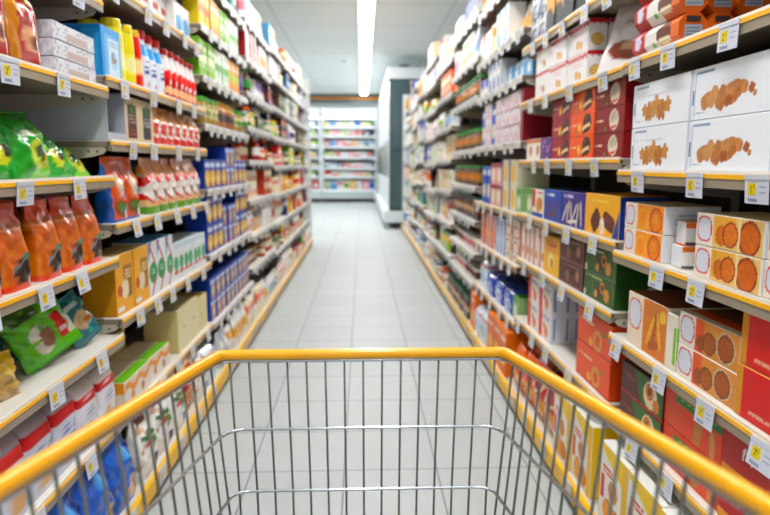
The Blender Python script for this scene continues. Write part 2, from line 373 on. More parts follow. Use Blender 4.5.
for kk, (cn, c, c2) in dict(choc_red=('dark red', '8f1020', 'e6dcc8'), choc_orange=('orange', 'ec741e', '4c2216'), choc_pink=('magenta', 'a31848', '4a1c20')).items():
    box(kk, 'snack_cake_box', 'cake box', cn+' chocolate cake box', .25, .15, .083,
        [('f', c), ('t', .04, .4, .3, .58, 1, 'f0c8b0')]+([('e', .68, .5, .48, .42, c2), ('s', .6, .62, .26, .035, 1.0, '8a7a6a'), ('s', .66, .66, .28, .035, 1.0, '8a7a6a'), ('s', .72, .66, .26, .035, 1.0, '8a7a6a'), ('s', .78, .62, .2, .035, 1.0, '8a7a6a'), ('s', .66, .2, .34, .05, .12, 'd84a4a'), ('e', .4, .16, .1, .07, '4f9a3a')] if kk == 'choc_red' else
         [('e', .74, .6, .52, .4, c2), ('s', .7, .36, .5, .14, .2, 'f0d8b0'), ('s', .72, .24, .5, .1, .2, c2), ('e', .68, .8, .2, .06, '8a5a48'), ('e', .42, .4, .2, .24, 'f2b23a'), ('e', .42, .4, .13, .16, 'f8d070'), ('e', .33, .22, .09, .05, '4f9a3a')]),
        [('f', c), ('z', .35, .2, .75, .85)], c, .0035)
box('purple_mini', 'snack_cake_box', 'cake box', 'purple flowered cake box', .16, .15, .1, [('f', '5a2a78'), ('b', 9, .7, 5, 'a77ab8'), ('b', 14, .82, 6, 'efe0ef')], None, '4d2468')
box('white_snack', 'snack_cake_box', 'cake box', 'white and orange cake box', .12, .15, .1, [('f', 'f0ede6'), ('k', .6, .45, .25, 'e08438'), ('r', 0, .8, 1, 1, 'd98a3a')], None, 'e8e2d6')
box('scallop', 'cookie_box', 'biscuit box', 'white cookie box with red scalloped lid', .22, .07, .112,
    [('f', 'f1eeee'), ('w', .8, .05, 22, 'c92438'), ('w', .93, .04, 30, 'f4e6e4'), ('k', .5, .3, .15, 'ecb93c', 'd99a22'), ('k', .66, .24, .13, 'e8ae34'), ('t', .25, .52, .75, .7, 2, 'd9b8b8')], [('f', 'f0ecea'), ('w', .86, .03, 30, 'c92438'), ('k', .5, .35, .22, 'eac47e')], 'f1e4e2', .0035)
box('hazel_cookie', 'cookie_box', 'biscuit box', 'white cookie box with brown nut print', .22, .07, .112, [('f', 'efecea'), ('w', .9, .03, 30, 'c92438'), ('k', .6, .3, .16, 'b98a5a'), ('e', .4, .4, .12, .1, 'd9b99a')], [('f', 'f0ecea'), ('k', .5, .35, .2, 'c99a6a')], 'f1e8e2', .005)
box('classic_red', 'biscuit_box', 'biscuit box', 'white red and blue milk biscuit box', .19, .16, .13, [('f', 'f0e9e0'), ('r', 0, .35, .28, 1, 'd3301f'), ('r', 0, 0, 1, .16, '2a57b5'), ('e', .66, .45, .48, .3, 'f4d9a8'), ('k', .58, .42, .26, 'e0a556'), ('k', .8, .5, .22, 'd0883c'), ('t', .35, .8, .95, .93, 1, 'd35a28')], None, '5f9a3f', .004)
box('blue_bar', 'biscuit_box', 'biscuit box', 'blue box picturing chocolate sticks', .25, .16, .135, [('f', '2058ae'), ('t', .15, .72, .6, .9, 1, 'dce8f4')]+[('s', .2+.15*i, .35+.04*(i % 2), .3, .05, 1.1+.35*(i % 3), '6a2f1c') for i in range(5)]+[('s', .5, .2, .35, .05, .2, '7b3a22')], None, '2b4f9e', .004)
box('violet_bar', 'biscuit_box', 'biscuit box', 'violet box picturing pale biscuit sticks', .27, .16, .137, [('f', '46348f'), ('t', .1, .75, .5, .92, 1, 'd8d4ee')]+[('s', .15+.14*i, .36+.05*(i % 2), .36, .05, .9+.4*(i % 3), 'e6dcc4') for i in range(6)]+[('s', .5, .15, .4, .05, .1, 'efe6d2')], None, '43307f', .004)
box('yellow_choc', 'biscuit_box', 'biscuit box', 'yellow box with chocolate squares and blue end', .3, .16, .142, [('f', 'f0b913'), ('l', 1, -.25, .83, '1b4f9c'), ('s', .34, .34, .3, .24, .7, '57281c'), ('s', .34, .4, .22, .16, .7, '6d3626'), ('s', .72, .36, .36, .2, -.3, '5f2d1e'), ('s', .72, .4, .28, .12, -.3, '7a4030'), ('s', .54, .22, .14, .2, .2, 'f2e8d8'), ('t', .2, .78, .7, .88, 1, 'f7d86a')], [('f', '1f4c96')], 'e5ac14', .004)
box('green_choc', 'biscuit_box', 'biscuit box', 'green box picturing hazelnut chocolates', .285, .18, .094, [('f', '33601f'), ('r', .3, .1, .96, .9, '5f7f3a'), ('r', .32, .13, .94, .87, '3f5a26'), ('k', .5, .4, .27, '6a341a'), ('k', .62, .6, .24, 'd09a50'), ('e', .62, .6, .13, .13, '3a1c0e'), ('k', .76, .36, .27, 'd8a45c'), ('k', .42, .26, .16, 'e0b470'), ('t', .06, .8, .6, .92, 1, 'a8c080'), ('r', 0, 0, .08, .25, 'd7d9d0')], [('f', '2a5220'), ('r', .6, .15, .8, .85, 'd9dcd4')], '35602a', .004)
box('brown_choc', 'biscuit_box', 'biscuit box', 'brown box picturing truffles', .285, .18, .094, [('f', '5a2620'), ('r', .2, .1, .96, .88, '8a5a50'), ('r', .22, .13, .94, .85, '4a1c18'), ('k', .38, .4, .27, '9a6a50'), ('k', .6, .36, .28, '6a3424'), ('k', .78, .55, .24, 'b08468'), ('e', .6, .62, .2, .14, '2c100c'), ('t', .2, .78, .8, .9, 1, 'a87a70'), ('r', .03, .04, .97, .06, 'a5746a')], [('f', '5f2232')], '57241f', .004)
box('yellow_wafer', 'biscuit_box', 'biscuit box', 'yellow wafer box', .22, .18, .17, [('f', 'f0c11d'), ('r', 0, .6, 1, 1, 'e4a91a'), ('e', .5, .35, .25, .22, 'f8e6a0'), ('k', .55, .3, .13, 'd08836'), ('t', .15, .72, .8, .86, 2, 'b8431c')], None, 'd8a51c')
box('thin_white', 'wafer_box', 'wafer box', 'thin upright white wafer box with red edge', .08, .18, .185, [('f', 'efe6dc'), ('r', 0, 0, .22, 1, 'c9402c'), ('e', .6, .3, .1, .12, 'd8904a')], [('f', 'f0e4da'), ('k', .5, .3, .15, 'd89a5a'), ('r', 0, .75, 1, .85, 'c9402c')], 'efe8de')
box('orange_cake', 'biscuit_box', 'biscuit box', 'orange box picturing an orange slice', .32, .17, .13, [('f', 'eb6c22'), ('t', .08, .62, .5, .76, 1, 'f8d9b8'), ('k', .62, .34, .3, 'f2a33c', 'f8d08a'), ('k', .62, .34, .16, 'e0701e'), ('e', .8, .62, .1, .06, '5da03a'), ('e', .42, .2, .16, .12, 'f4b860'), ('r', 0, 0, 1, .05, 'b83a12')], [('f', 'dc6020')], 'e36a26', .004)
box('white_orange', 'biscuit_box', 'biscuit box', 'white box with orange fruit print', .18, .095, .13, [('f', 'f1ece8'), ('r', 0, 0, .3, 1, 'e3592a'), ('e', .66, .3, .22, .2, 'e88a3a'), ('e', .5, .5, .12, .1, 'd84a30'), ('t', .35, .72, .9, .86, 2, '4a68a8')], [('f', 'e8eaf2'), ('r', .1, .1, .2, .9, '6a7ab0'), ('r', .5, .1, .54, .9, '8a98c0'), ('r', .75, .1, .85, .9, '6a7ab0')], 'e9e6e2')
soft('white_bag', 'snack_bag', 'snack bag', 'white glossy bag with brown biscuit print', .2, .06, .28, [('f', 'eeeaea'), ('e', .45, .3, .22, .12, '8a4a34'), ('e', .5, .36, .1, .06, 'd9b090'), ('t', .3, .6, .7, .7, 2, 'b9a8a8')], 'pillow')
soft('orange_snack', 'snack_bag', 'snack bag', 'orange snack bag with red badge', .17, .08, .24, [('f', 'ea7a18'), ('e', .5, .68, .26, .17, 'c81f1a'), ('t', .3, .62, .7, .74, 1, 'f7e6c0'), ('e', .5, .3, .3, .17, 'f2b43c'), ('k', .4, .28, .12, 'c8741f'), ('r', 0, 0, 1, .05, 'e3a020')], 'pillow')
soft('red_snack', 'snack_bag', 'snack bag', 'red and gold snack bag', .19, .09, .26, [('f', 'c22a1c'), ('e', .5, .72, .32, .2, 'e8c9a0'), ('e', .5, .72, .26, .15, 'b01c1c'), ('e', .5, .3, .34, .2, 'e3a033'), ('k', .42, .3, .13, 'b8661c'), ('r', 0, 0, 1, .07, 'f0c21c')], 'pillow')
# ---- right bay three and on
box('white_multi', 'biscuit_box', 'biscuit box', 'white box with pink and blue print', .2, .16, .088, [('f', 'ece8ea'), ('b', 8, .66, 4, 'd9a8a8'), ('b', 11, .76, 9, '8f9fca'), ('r', 0, 0, 1, .08, 'b3364a')], None, 'e6e2e4', .008)
box('crimson_tall', 'biscuit_box', 'biscuit box', 'tall crimson box', .06, .2, .27, [('f', '8e1434'), ('r', .2, .5, .8, .8, 'b04a60')], None, '8e1434', .01)
box('blue_tall', 'cereal_box', 'cereal box', 'tall blue cereal box', .12, .18, .24, [('f', '2a62b8'), ('e', .5, .35, .2, .2, 'e8ddc0'), ('t', .1, .7, .9, .9, 1, 'f0f0f0')], None, '1f4a96', .008)
box('pink_cereal', 'cereal_box', 'cereal box', 'pink and cream cereal box', .16, .18, .13, [('f', 'd9a9a4'), ('e', .5, .45, .4, .35, 'f0e4cc'), ('r', 0, .85, 1, 1, 'a83248')], None, 'd0a0a0', .008)
box('cream_cereal', 'cereal_box', 'cereal box', 'cream cereal box with gold moon', .17, .18, .14, [('f', 'e9e2cc'), ('e', .6, .45, .35, .38, 'e8c25c'), ('r', 0, 0, .2, 1, '5a3f8a')], None, '54408a', .008)
box('green_low', 'cereal_box', 'cereal box', 'pale green low box', .11, .2, .13, [('f', '9fbf8a'), ('r', 0, .8, 1, 1, '5f9a3f'), ('e', .5, .4, .3, .25, 'dfe6d0')], None, '4f9a3a', .008)
box('red_upright', 'wafer_box', 'wafer box', 'upright red and white wafer box', .085, .16, .22, [('f', 'c9372c'), ('r', .5, 0, 1, 1, 'ecdcd4'), ('e', .6, .4, .2, .2, 'e9b08a')], None, 'c9372c', .008)
box('blue_upright', 'wafer_box', 'wafer box', 'upright blue and white wafer box', .09, .16, .22, [('f', 'e8ecf2'), ('r', .6, 0, 1, 1, '2f74c4'), ('e', .4, .4, .18, .2, 'cfe0f0')], None, '2f74c4', .008)
box('cream_tall', 'wafer_box', 'wafer box', 'cream box with red ring prints', .16, .18, .24, [('f', 'ebe0d0'), ('o', .5, .7, .3, .14, .2, 'b83a2c'), ('o', .5, .35, .3, .14, .2, 'b83a2c'), ('t', .2, .05, .8, .15, 2, '8a4a3a')], [('f', '6a1f2a')], 'd8ccba', .008)
soft('blue_film', 'paper_pack', 'film wrapped pack', 'shiny blue film wrapped pack', .24, .2, .14, [('f', '0f53b8'), ('e', .5, .5, .5, .3, '2f76d0'), ('t', .2, .42, .8, .58, 1, 'c8dcf4')], 'flour', 'film', .003, 32, 16)
soft('pale_film', 'paper_pack', 'film wrapped pack', 'white and sky blue film pack', .2, .16, .19, [('f', 'dfe9f2'), ('e', .5, .45, .35, .3, '8fc4e8'), ('r', 0, .8, 1, .86, 'd34a4a')], 'flour', 'film', .003, 32, 16)
box('pumpkin_box', 'cereal_box', 'cereal box', 'orange cereal box with yellow bowl', .17, .14, .25, [('f', 'e7821f'), ('e', .5, .35, .25, .16, 'f3c64a'), ('t', .1, .7, .9, .85, 1, 'fae8c8'), ('r', .1, .55, .3, .65, 'd33a26')], None, 'e38a2a', .007)
jp = [(0, .85), (.04, 1), (.78, 1), (.9, .82), (1, .78)]
rnd('green_jar', 'jar', 'jar', 'dark jar with green lid', .042, .13, jp, [('f', '5a2f16'), ('r', 0, .25, 1, .68, '9a7a3a'), ('e', .5, .45, .3, .18, 'd98a3a')], 'merged', '1f9a4c', .038, .022, 'glassy')
rnd('dark_jar', 'jar', 'jar', 'dark jar with deep green lid', .042, .15, jp, [('f', '2f1a12'), ('r', 0, .25, 1, .7, '6a2a1c'), ('e', .5, .45, .3, .14, 'c9b08a')], 'merged', '0d5c40', .038, .022, 'glassy')
rnd('white_tub', 'tub', 'tub', 'low white tub with pink label', .06, .09, [(0, .85), (1, 1)], [('f', 'e8e4e0'), ('r', 0, .3, 1, .7, 'd98a9a')], 'merged', 'eceae6', .062, .012, 'plastic')
rnd('brown_tub', 'tub', 'tub', 'low tub with brown label', .06, .09, [(0, .85), (1, 1)], [('f', 'e8e4e0'), ('r', 0, .25, 1, .75, '6a3428')], 'merged', 'dcd8d0', .062, .012, 'plastic')

# ---- left side, near bays
soft('red_gold_bag', 'cookie_bag', 'biscuit bag', 'crimson and gold biscuit bag', .15, .08, .235, [('f', 'b00f2c'), ('r', 0, .55, .34, 1, 'd9a02a'), ('r', 0, 0, .2, .6, 'c98a1c'), ('r', .55, .84, 1, 1, '5a2a6a'), ('e', .62, .3, .22, .14, 'd8a07a'), ('e', .7, .26, .12, .08, '7a3a20'), ('t', .45, .62, .95, .74, 1, 'e9b84a'), ('r', 0, 0, 1, .05, '8a0a20')], 'block')
soft('red_band_bag', 'cookie_bag', 'biscuit bag', 'crimson biscuit bag with golden stripe', .15, .08, .235, [('f', 'a80f26'), ('l', 1, .2, .62, 'd9b04a'), ('l', 1, .2, .8, 'a01228'), ('e', .35, .3, .2, .12, 'd9a88a')], 'block')
box('white_tray', 'wafer_tray', 'film wrapped tray', 'white film wrapped tray of wafers', .27, .22, .048, [('f', 'dfe1e6'), ('b', 12, .7, 3, 'a9aab4'), ('r', .3, .1, .8, .5, 'c6b6b0')], [('f', 'd9dbe2'), ('b', 9, .6, 3, 'f4f4f8')], [('f', 'b9bac2'), ('b', 9, .6, 2, '8a6a5a')])
box('blue_case', 'wafer_box', 'wafer box', 'light blue box with white cat-eye panel', .16, .14, .165, [('f', '7fbde6'), ('r', .3, .06, .9, .8, 'dbe9f3'), ('t', .36, .6, .84, .74, 2, '8aa8c8'), ('e', .6, .36, .2, .2, 'b9d6ea'), ('e', .55, .42, .09, .12, '9aa2a8'), ('r', .0, 0, .12, 1, '4d9fd8'), ('e', .68, .38, .05, .05, 'd84a3a'), ('r', 0, .86, 1, 1, '5fa8da')], [('f', '3f9bd6'), ('r', .1, .1, .4, .9, '2a7cc0'), ('r', .55, .1, .9, .9, '5ab0e2')], '4fa3da')
soft('green_crisps', 'crisp_bag', 'crisp bag', 'shiny green crisp bag with lime flash', .2, .09, .2, [('f', '2f9e35'), ('l', .8, -.5, .22, '7fc93a'), ('e', .55, .35, .25, .2, 'c9d84a'), ('e', .6, .38, .14, .12, '3f5a2a'), ('e', .72, .3, .08, .08, 'e8b83a'), ('r', 0, .85, 1, 1, '2a8f30'), ('r', .3, .6, .7, .7, 'e8f0d8')], 'pillow', wr=.004)
soft('dark_crisps', 'crisp_bag', 'crisp bag', 'green crisp bag with brown corner', .2, .08, .19, [('f', '35a53a'), ('l', -1, .6, .2, '8a5a2a'), ('e', .5, .35, .2, .16, 'd9e04a'), ('e', .6, .4, .1, .1, '4a4a3a')], 'pillow', wr=.004)
soft('orange_coffee', 'coffee_bag', 'nut bag', 'orange foil bag with a dark bean picture', .125, .075, .215, [('f', 'd2762e'), ('b', 6, .5, 3, 'bd6424'), ('b', 9, .68, 8, 'dd8a42'), ('r', 0, .78, 1, 1, 'dc5c26'), ('e', .62, .22, .2, .15, '2f1a12'), ('e', .8, .38, .07, .05, '3a9a7a'), ('r', 0, .68, 1, .71, 'e8a070'), ('r', 0, 0, 1, .07, 'e05a1a')], 'block', wr=.0028)
soft('teal_bag', 'rice_bag', 'rice bag', 'teal foil bag', .15, .05, .2, [('f', '0d7478'), ('e', .6, .35, .2, .14, 'e4c9a0'), ('e', .66, .3, .1, .06, 'c87a3a'), ('b', 7, .74, 5, '2a9a96'), ('r', .2, .7, .8, .8, 'cfe6e0')], 'pillow', wr=.004)
soft('teal_small', 'rice_bag', 'rice bag', 'small teal foil bag', .115, .05, .165, [('f', '0d7f86'), ('e', .55, .45, .2, .2, 'e4c9a0'), ('e', .66, .4, .1, .06, 'c87a3a'), ('b', 7, .74, 5, '3aaaa6'), ('r', .2, .75, .8, .83, 'cfe6e0')], 'pillow', wr=.004)
soft('salad_bag', 'salad_bag', 'snack bag', 'big lime green bag with mushroom picture', .2, .045, .19, [('f', '6cc02a'), ('r', 0, .72, .6, 1, '5a7a3a'), ('e', .42, .36, .17, .24, 'e9e4d4'), ('b', 14, .7, 5, '74c62e'), ('e', .5, .35, .12, .16, '9a7058'), ('r', .7, .2, .85, .62, 'd03438'), ('r', .72, .3, .83, .36, 'f0d8d0'), ('r', .85, .2, .97, .5, 'dfe4c8'), ('r', .66, .72, .92, .86, 'c9d0d8'), ('r', .3, .74, .55, .84, '4a6a3a'), ('l', 0, -1, -.05, '58b020')], 'pillow', wr=.003, na=96, nv=70)
soft('yellow_bag', 'rice_bag', 'pasta bag', 'yellow cornered clear pasta bag', .19, .06, .13, [('f', 'c9ab72'), ('b', 16, .55, 3, 'a68850'), ('l', 1, 1, 1.25, 'e9c81e'), ('l', -1, -1, -.35, 'e9c81e')], 'pillow', wr=.004)
soft('flour', 'flour_bag', 'flour bag', 'white paper flour bag with red band', .14, .09, .2, [('f', 'e9e8ee'), ('w', .68, 0, 1, 'c9202c'), ('w', .84, 0, 1, 'e9e6e4'), ('e', .5, .22, .2, .15, 'd9b48c'), ('t', .25, .4, .8, .6, 3, 'b9bccb'), ('t', .3, .72, .7, .8, 1, 'f0d8d8')], 'flour', 'paper', .0015)
soft('flour_blue', 'flour_bag', 'flour bag', 'pale grey paper flour bag with red shoulder', .14, .09, .21, [('f', 'd8dbe8'), ('w', .7, 0, 1, 'c9202c'), ('w', .86, 0, 1, 'b9b0b4'), ('e', .6, .2, .2, .14, 'ddb88e'), ('t', .3, .4, .9, .6, 3, '7a8ab8')], 'flour', 'paper', .0015)
soft('blue_bag', 'rice_bag', 'flour bag', 'glossy blue bag with pale speckles', .19, .1, .24, [('f', '1268bc'), ('r', .5, .62, .8, .85, '6aaae0'), ('b', 20, .8, 3, '1e7cd0'), ('e', .75, .2, .14, .16, 'd9c09a'), ('l', 1, 0, .86, '0e3a78')], 'block', wr=.005)
soft('white_rice', 'rice_bag', 'rice bag', 'white bag with green and red marks', .19, .1, .235, [('f', 'eceae6'), ('b', 9, .74, 5, 'c9a890'), ('r', .2, .8, .8, 1, '6a4030'), ('e', .5, .62, .3, .06, '4a7a4a'), ('r', .55, .3, .75, .55, '3f9a5a'), ('e', .4, .5, .12, .04, 'c9352c'), ('e', .8, .15, .12, .08, '2a4a8a')], 'block', 'paper', .004)
bp = [(0, .82), (.03, 1), (.62, 1), (.74, .86), (.86, .7), (1, .62)]
rnd('yellow_bottle', 'sauce_bottle', 'bottle', 'yellow squeezy bottle', .04, .195, [(0, .85), (.03, 1), (.8, .96), (.92, .9), (1, .8)], [('f', 'e6da20'), ('r', 0, .2, 1, .6, 'efe76a'), ('e', .5, .4, .3, .14, 'f4f0b0')], 'x', 'ecd61c', .035, .026)
rnd('orange_bottle', 'sauce_bottle', 'bottle', 'orange red squeezy bottle with yellow cap', .04, .195, [(0, .85), (.03, 1), (.8, .96), (.92, .9), (1, .8)], [('f', 'd8431c'), ('r', 0, .25, 1, .6, 'e88a5a'), ('e', .5, .42, .3, .14, 'f0d8a8')], 'x', 'ecc41c', .033, .025)
rnd('milk_bottle', 'drink_bottle', 'bottle', 'white bottle with blue shoulder and red cap', .042, .2, bp, [('f', 'e8ecf4'), ('r', 0, .66, 1, .9, '5aa8dc'), ('t', .2, .3, .8, .6, 3, '5a6a9a'), ('e', .5, .15, .12, .05, 'c9a0a0')], 'x', 'cf1f2a', .03, .034)
rnd('berry_bottle', 'drink_bottle', 'bottle', 'red and white strawberry drink bottle', .04, .19, bp, [('f', 'c9242c'), ('b', 6, .55, 3, 'f0e6e2'), ('e', .5, .55, .25, .12, 'e8482c'), ('e', .4, .2, .18, .1, 'f2c8a0')], 'x', 'b01822', .028, .026)
PROD['grey_case'] = dict(k='tray', name='display_carton', cat='display carton', desc='empty open grey cardboard carton', w=.16, d=.34, h=.17, gap=.004)
box('cocoa', 'cocoa_box', 'cocoa box', 'beige cocoa box with dark window', .155, .12, .165, [('f', 'd9c8a8'), ('r', .2, .1, .78, .84, '54302a'), ('e', .5, .76, .13, .12, '2f7a3a'), ('t', .25, .4, .72, .62, 3, 'c9b0a0'), ('t', .3, .14, .68, .3, 2, 'b05040')], None, 'cdbb98', .004)
box('cocoa_dark', 'cocoa_box', 'cocoa box', 'beige cocoa box with black window', .15, .12, .165, [('f', 'd9cbb0'), ('r', .2, .1, .8, .84, '3a3434'), ('e', .5, .76, .13, .12, '2f7a3a'), ('t', .25, .35, .75, .6, 3, 'b0a8a0')], None, 'cdbb98', .004)
soft('ribbon_pack', 'biscuit_bag', 'biscuit bag', 'orange pack with curved white ribbon', .1, .06, .16, [('f', 'd8502a'), ('r', 0, .6, 1, 1, 'd9985a'), ('o', .4, .42, .28, .22, .25, 'f0ece4'), ('r', 0, 0, 1, .2, 'd83a2a')], 'block', wr=.003)
soft('nut_bag', 'nut_bag', 'nut bag', 'orange bag with blue edge and nut picture', .14, .07, .225, [('f', 'dc6a20'), ('r', 0, 0, .1, .9, '2a6ab0'), ('e', .55, .2, .26, .13, '8a5a2c'), ('e', .6, .22, .12, .06, '4a8a3a'), ('s', .6, .58, .2, .1, 1.9, 'e8e0c8'), ('l', 1, -.3, .72, 'e9e6e2'), ('r', 0, 0, 1, .05, '2a6ab0')], 'block', wr=.003)
soft('berry_bag', 'muesli_bag', 'muesli bag', 'white bag with red berry circle and green foot', .13, .08, .225, [('f', 'ecc89a'), ('b', 5, .55, 3, 'e89a4a'), ('e', .42, .45, .36, .26, 'd32a24'), ('e', .5, .42, .3, .21, 'f4f0e8'), ('e', .55, .36, .1, .06, '4a2a1c'), ('e', .38, .42, .06, .05, 'c8241c'), ('r', 0, 0, 1, .13, '6aa03a'), ('r', 0, .9, 1, 1, 'd98a3a'), ('e', .72, .3, .07, .05, 'c8241c')], 'block', wr=.003)
box('yellow_meal', 'cereal_box', 'cereal box', 'yellow porridge box with a brown panel', .16, .12, .215, [('f', 'ecb51e'), ('r', .42, .25, .9, .8, 'a87a3a'), ('e', .5, .4, .16, .16, 'e9ddc0'), ('t', .5, .55, .85, .72, 3, 'e8d0a0'), ('r', .05, .05, .4, .12, 'e8ecf2'), ('e', .2, .4, .1, .1, 'c8621e')], [('f', 'd09a20')], [('f', 'd8c28a')], .004)
box('rusk', 'cereal_box', 'cereal box', 'white box with green leaf oval and blue corner', .11, .14, .22, [('f', 'e9eef0'), ('e', .5, .42, .22, .2, '3f9a5a'), ('l', -1, 1, .6, '3a9ad0'), ('s', .4, .8, .3, .03, -.9, 'd8302c'), ('s', .5, .15, .25, .03, .9, 'd8302c'), ('t', .3, .38, .7, .5, 2, 'c9e6d0')], None, '62a8d0', .004)
box('rusk_small', 'cereal_box', 'cereal box', 'small white box with green leaf oval', .075, .14, .17, [('f', 'e9eef0'), ('e', .5, .45, .2, .2, '4aa56a'), ('e', .5, .2, .2, .05, 'd8503c'), ('r', 0, .85, 1, 1, 'cfe0e8')], None, 'dfe8ec', .005)
box('beige_case', 'cereal_box', 'cereal box', 'plain straw coloured carton', .2, .2, .18, [('f', 'e3d9a8'), ('r', .42, .4, .48, .5, 'b09a6a'), ('r', .72, .4, .78, .5, 'b09a6a')], [('f', 'a8863a')], 'c2a865', .006)
box('beige_tall', 'cereal_box', 'cereal box', 'tall pale straw carton', .17, .16, .2, [('f', 'e8e0bc'), ('t', .3, .5, .7, .56, 1, 'b0a070')], [('f', 'd8cc9a')], 'd8cfa8', .006)
box('orange_yellow', 'biscuit_box', 'biscuit box', 'white box with orange and yellow wave', .26, .15, .1, [('f', 'ece6dc'), ('w', .55, .12, 5, 'e9a02a'), ('w', .8, .1, 5, 'e8dcc0'), ('k', .3, .3, .18, 'd9904a'), ('k', .7, .28, .18, 'c9803a')], [('f', 'e6a13a'), ('r', 0, 0, 1, .5, 'e8e0d0')], [('f', 'e9dcc0'), ('r', 0, 0, 1, .3, '7ab83a')])
box('crate_orange', 'biscuit_box', 'biscuit box', 'tan and orange oat box', .2, .16, .14, [('f', 'd9925a'), ('r', 0, .6, 1, 1, 'e6e0da'), ('b', 8, .7, 5, 'b86a34')], None, 'e0e0de')
for kk, cn, c, c2 in (('juice_green', 'green', '8cbf4a', 'e8f0d0'), ('juice_orange', 'orange and lime', 'e8a23a', 'b9d04a'), ('juice_yellow', 'yellow', 'e9d23a', 'd87a2a'), ('juice_white', 'white and green', 'e6ecdf', '6ab04a')):
    box(kk, 'juice_carton', 'juice carton', cn+' drink carton', .085, .085, .2, [('f', c), ('r', 0, .25, 1, .6, c2), ('e', .5, .75, .12, .08, 'f4f4ea'), ('e', .5, .3, .14, .1, c)], None, c2, .008)
rnd('olive_jar', 'jar', 'jar', 'olive jar with green lid', .038, .13, jp, [('f', 'a58a3a'), ('r', 0, .3, 1, .65, 'e0d49a'), ('e', .5, .45, .3, .14, '6a8a3a')], 'merged', '4fae3a', .034, .02, 'glassy')
rnd('amber_jar', 'jar', 'jar', 'amber jar with yellow lid', .036, .14, jp, [('f', 'a8681c'), ('r', 0, .3, 1, .6, '4a3018'), ('r', 0, .7, 1, .85, 'd8a83a')], 'merged', 'c9a83a', .033, .018, 'glassy')
box('pasta_blue', 'pasta_box', 'pasta box', 'blue pasta box with yellow window', .13, .12, .16, [('f', '1c4fa5'), ('e', .5, .36, .36, .3, 'e9bf3c'), ('e', .5, .3, .2, .12, 'f4dc8a'), ('r', .1, .76, .9, .9, 'd9e2f0'), ('r', .75, .05, .9, .2, 'c93a3a')], None, '16418e', .006)
box('pasta_brick', 'pasta_box', 'pasta box', 'blue and gold pasta box', .13, .12, .12, [('f', '1f57b0'), ('r', .35, 0, .8, .8, 'd9a52e'), ('e', .55, .4, .25, .2, 'efd27a'), ('r', .05, .75, .95, .9, 'c8d4ea')], None, '1a4a9a', .006)

# generic stock for the far bays, built from two colours
def gen(noun, shape, c1, c2, w, d, h):
    key = f'{noun}_{c1}_{c2}_{w}_{h}'
    if key in PROD: return key
    desc = f'{c1} and {c2} {noun}'
    nm = noun.replace(' ', '_')
    sd = rng.randint(1, 40)
    front = rng.choice([
        [('f', c1), ('r', 0, .55, 1, .8, c2), ('e', .5, .3, .2, .15, 'cream')],
        [('f', c1), ('e', .5, .45, .3, .25, c2), ('t', .1, .8, .9, .92, 1, 'white')],
        [('f', c1), ('b', 7, .6, sd, c2), ('r', .1, .7, .9, .85, 'white')],
        [('f', c1), ('r', .3, 0, .7, 1, c2), ('e', .5, .6, .15, .15, 'white')],
        [('f', c1), ('w', .5, .1, 6, c2)]])
    if shape == 'box': box(key, nm, noun, desc, w, d, h, front, None, c1, .014)
    elif shape == 'jar':
        rnd(key, nm, noun, desc, w/2, h-.02, jp, [('f', c1), ('r', 0, .28, 1, .68, 'cream'), ('e', .5, .48, .3, .12, c2)], 'merged', c2, w/2*.9, .02, 'glassy')
    elif shape == 'bottle':
        rnd(key, nm, noun, desc, w/2, h-.025, [(0, .9), (.04, 1), (.62, 1), (.8, .5), (1, .42)], [('f', c1), ('r', 0, .2, 1, .55, c2)], 'merged', c2, w/2*.45, .025, 'plastic')
    else: soft(key, nm, noun, desc, w, d, h, front, shape, 'film', .002, 20, 14)
    return key

# ------------------------------------------------------------------ placing
SIDE = {'R': dict(rot=-PI/2, sg=1, x=.808, kx=.758, word='right'), 'L': dict(rot=PI/2, sg=-1, x=.833, kx=.781, word='left')}
BAYS = {'R': [.7+1.25*i for i in range(10)], 'L': [.85+1.28*i for i in range(8)]}
LV = {'R': [[.1, .439, .703, .977, 1.232, 1.56, 1.88, 2.2], [.1, .455, .77, 1.005, 1.27, 1.555, 1.82, 2.15], [.1, .41, .715, .995, 1.37, 1.70, 1.93, 2.25], [.1, .38, .6, .84, 1.09, 1.36, 1.73, 2.0, 2.3]]+[[.1, .4, .7, 1.0, 1.3, 1.6, 1.9, 2.2]]*5,
      'L': [[.1, .38, .665, .938, 1.211, 1.50, 1.77, 2.08], [.1, .38, .72, 1.05, 1.33, 1.54, 1.855, 2.15], [.1, .37, .756, 1.115, 1.465, 1.72, 1.98, 2.25], [.1, .46, .71, .98, 1.28, 1.53, 1.78, 2.03, 2.3]]+[[.1, .4, .68, .96, 1.24, 1.52, 1.8, 2.08, 2.34]]*3}
LV['R'][5] = [.1, .38, .66, .95, 1.26, 1.56, 1.86, 2.16, 2.42]; LV['R'][7] = [.1, .36, .66, .96, 1.24, 1.52, 1.82, 2.12, 2.4]
ORD = ['nearest', 'second', 'third', 'fourth', 'fifth', 'sixth', 'seventh', 'eighth', 'ninth', 'tenth', 'eleventh', 'twelfth', 'thirteenth', 'fourteenth', 'fifteenth', 'sixteenth', 'seventeenth', 'eighteenth', 'nineteenth', 'twentieth', 'twenty-first', 'twenty-second', 'twenty-third', 'twenty-fourth']
def lvword(s, b, l):
    n = len(LV[s][b]); return 'bottom' if l == 0 else 'top' if l == n-1 else {1: 'second', 2: 'third', 3: 'fourth', 4: 'fifth', 5: 'sixth', 6: 'seventh', 7: 'eighth'}[l]
BAYN = ['first', 'second', 'third', 'fourth', 'fifth', 'sixth', 'seventh', 'eighth', 'ninth']
PROTO = {}
USED = {}
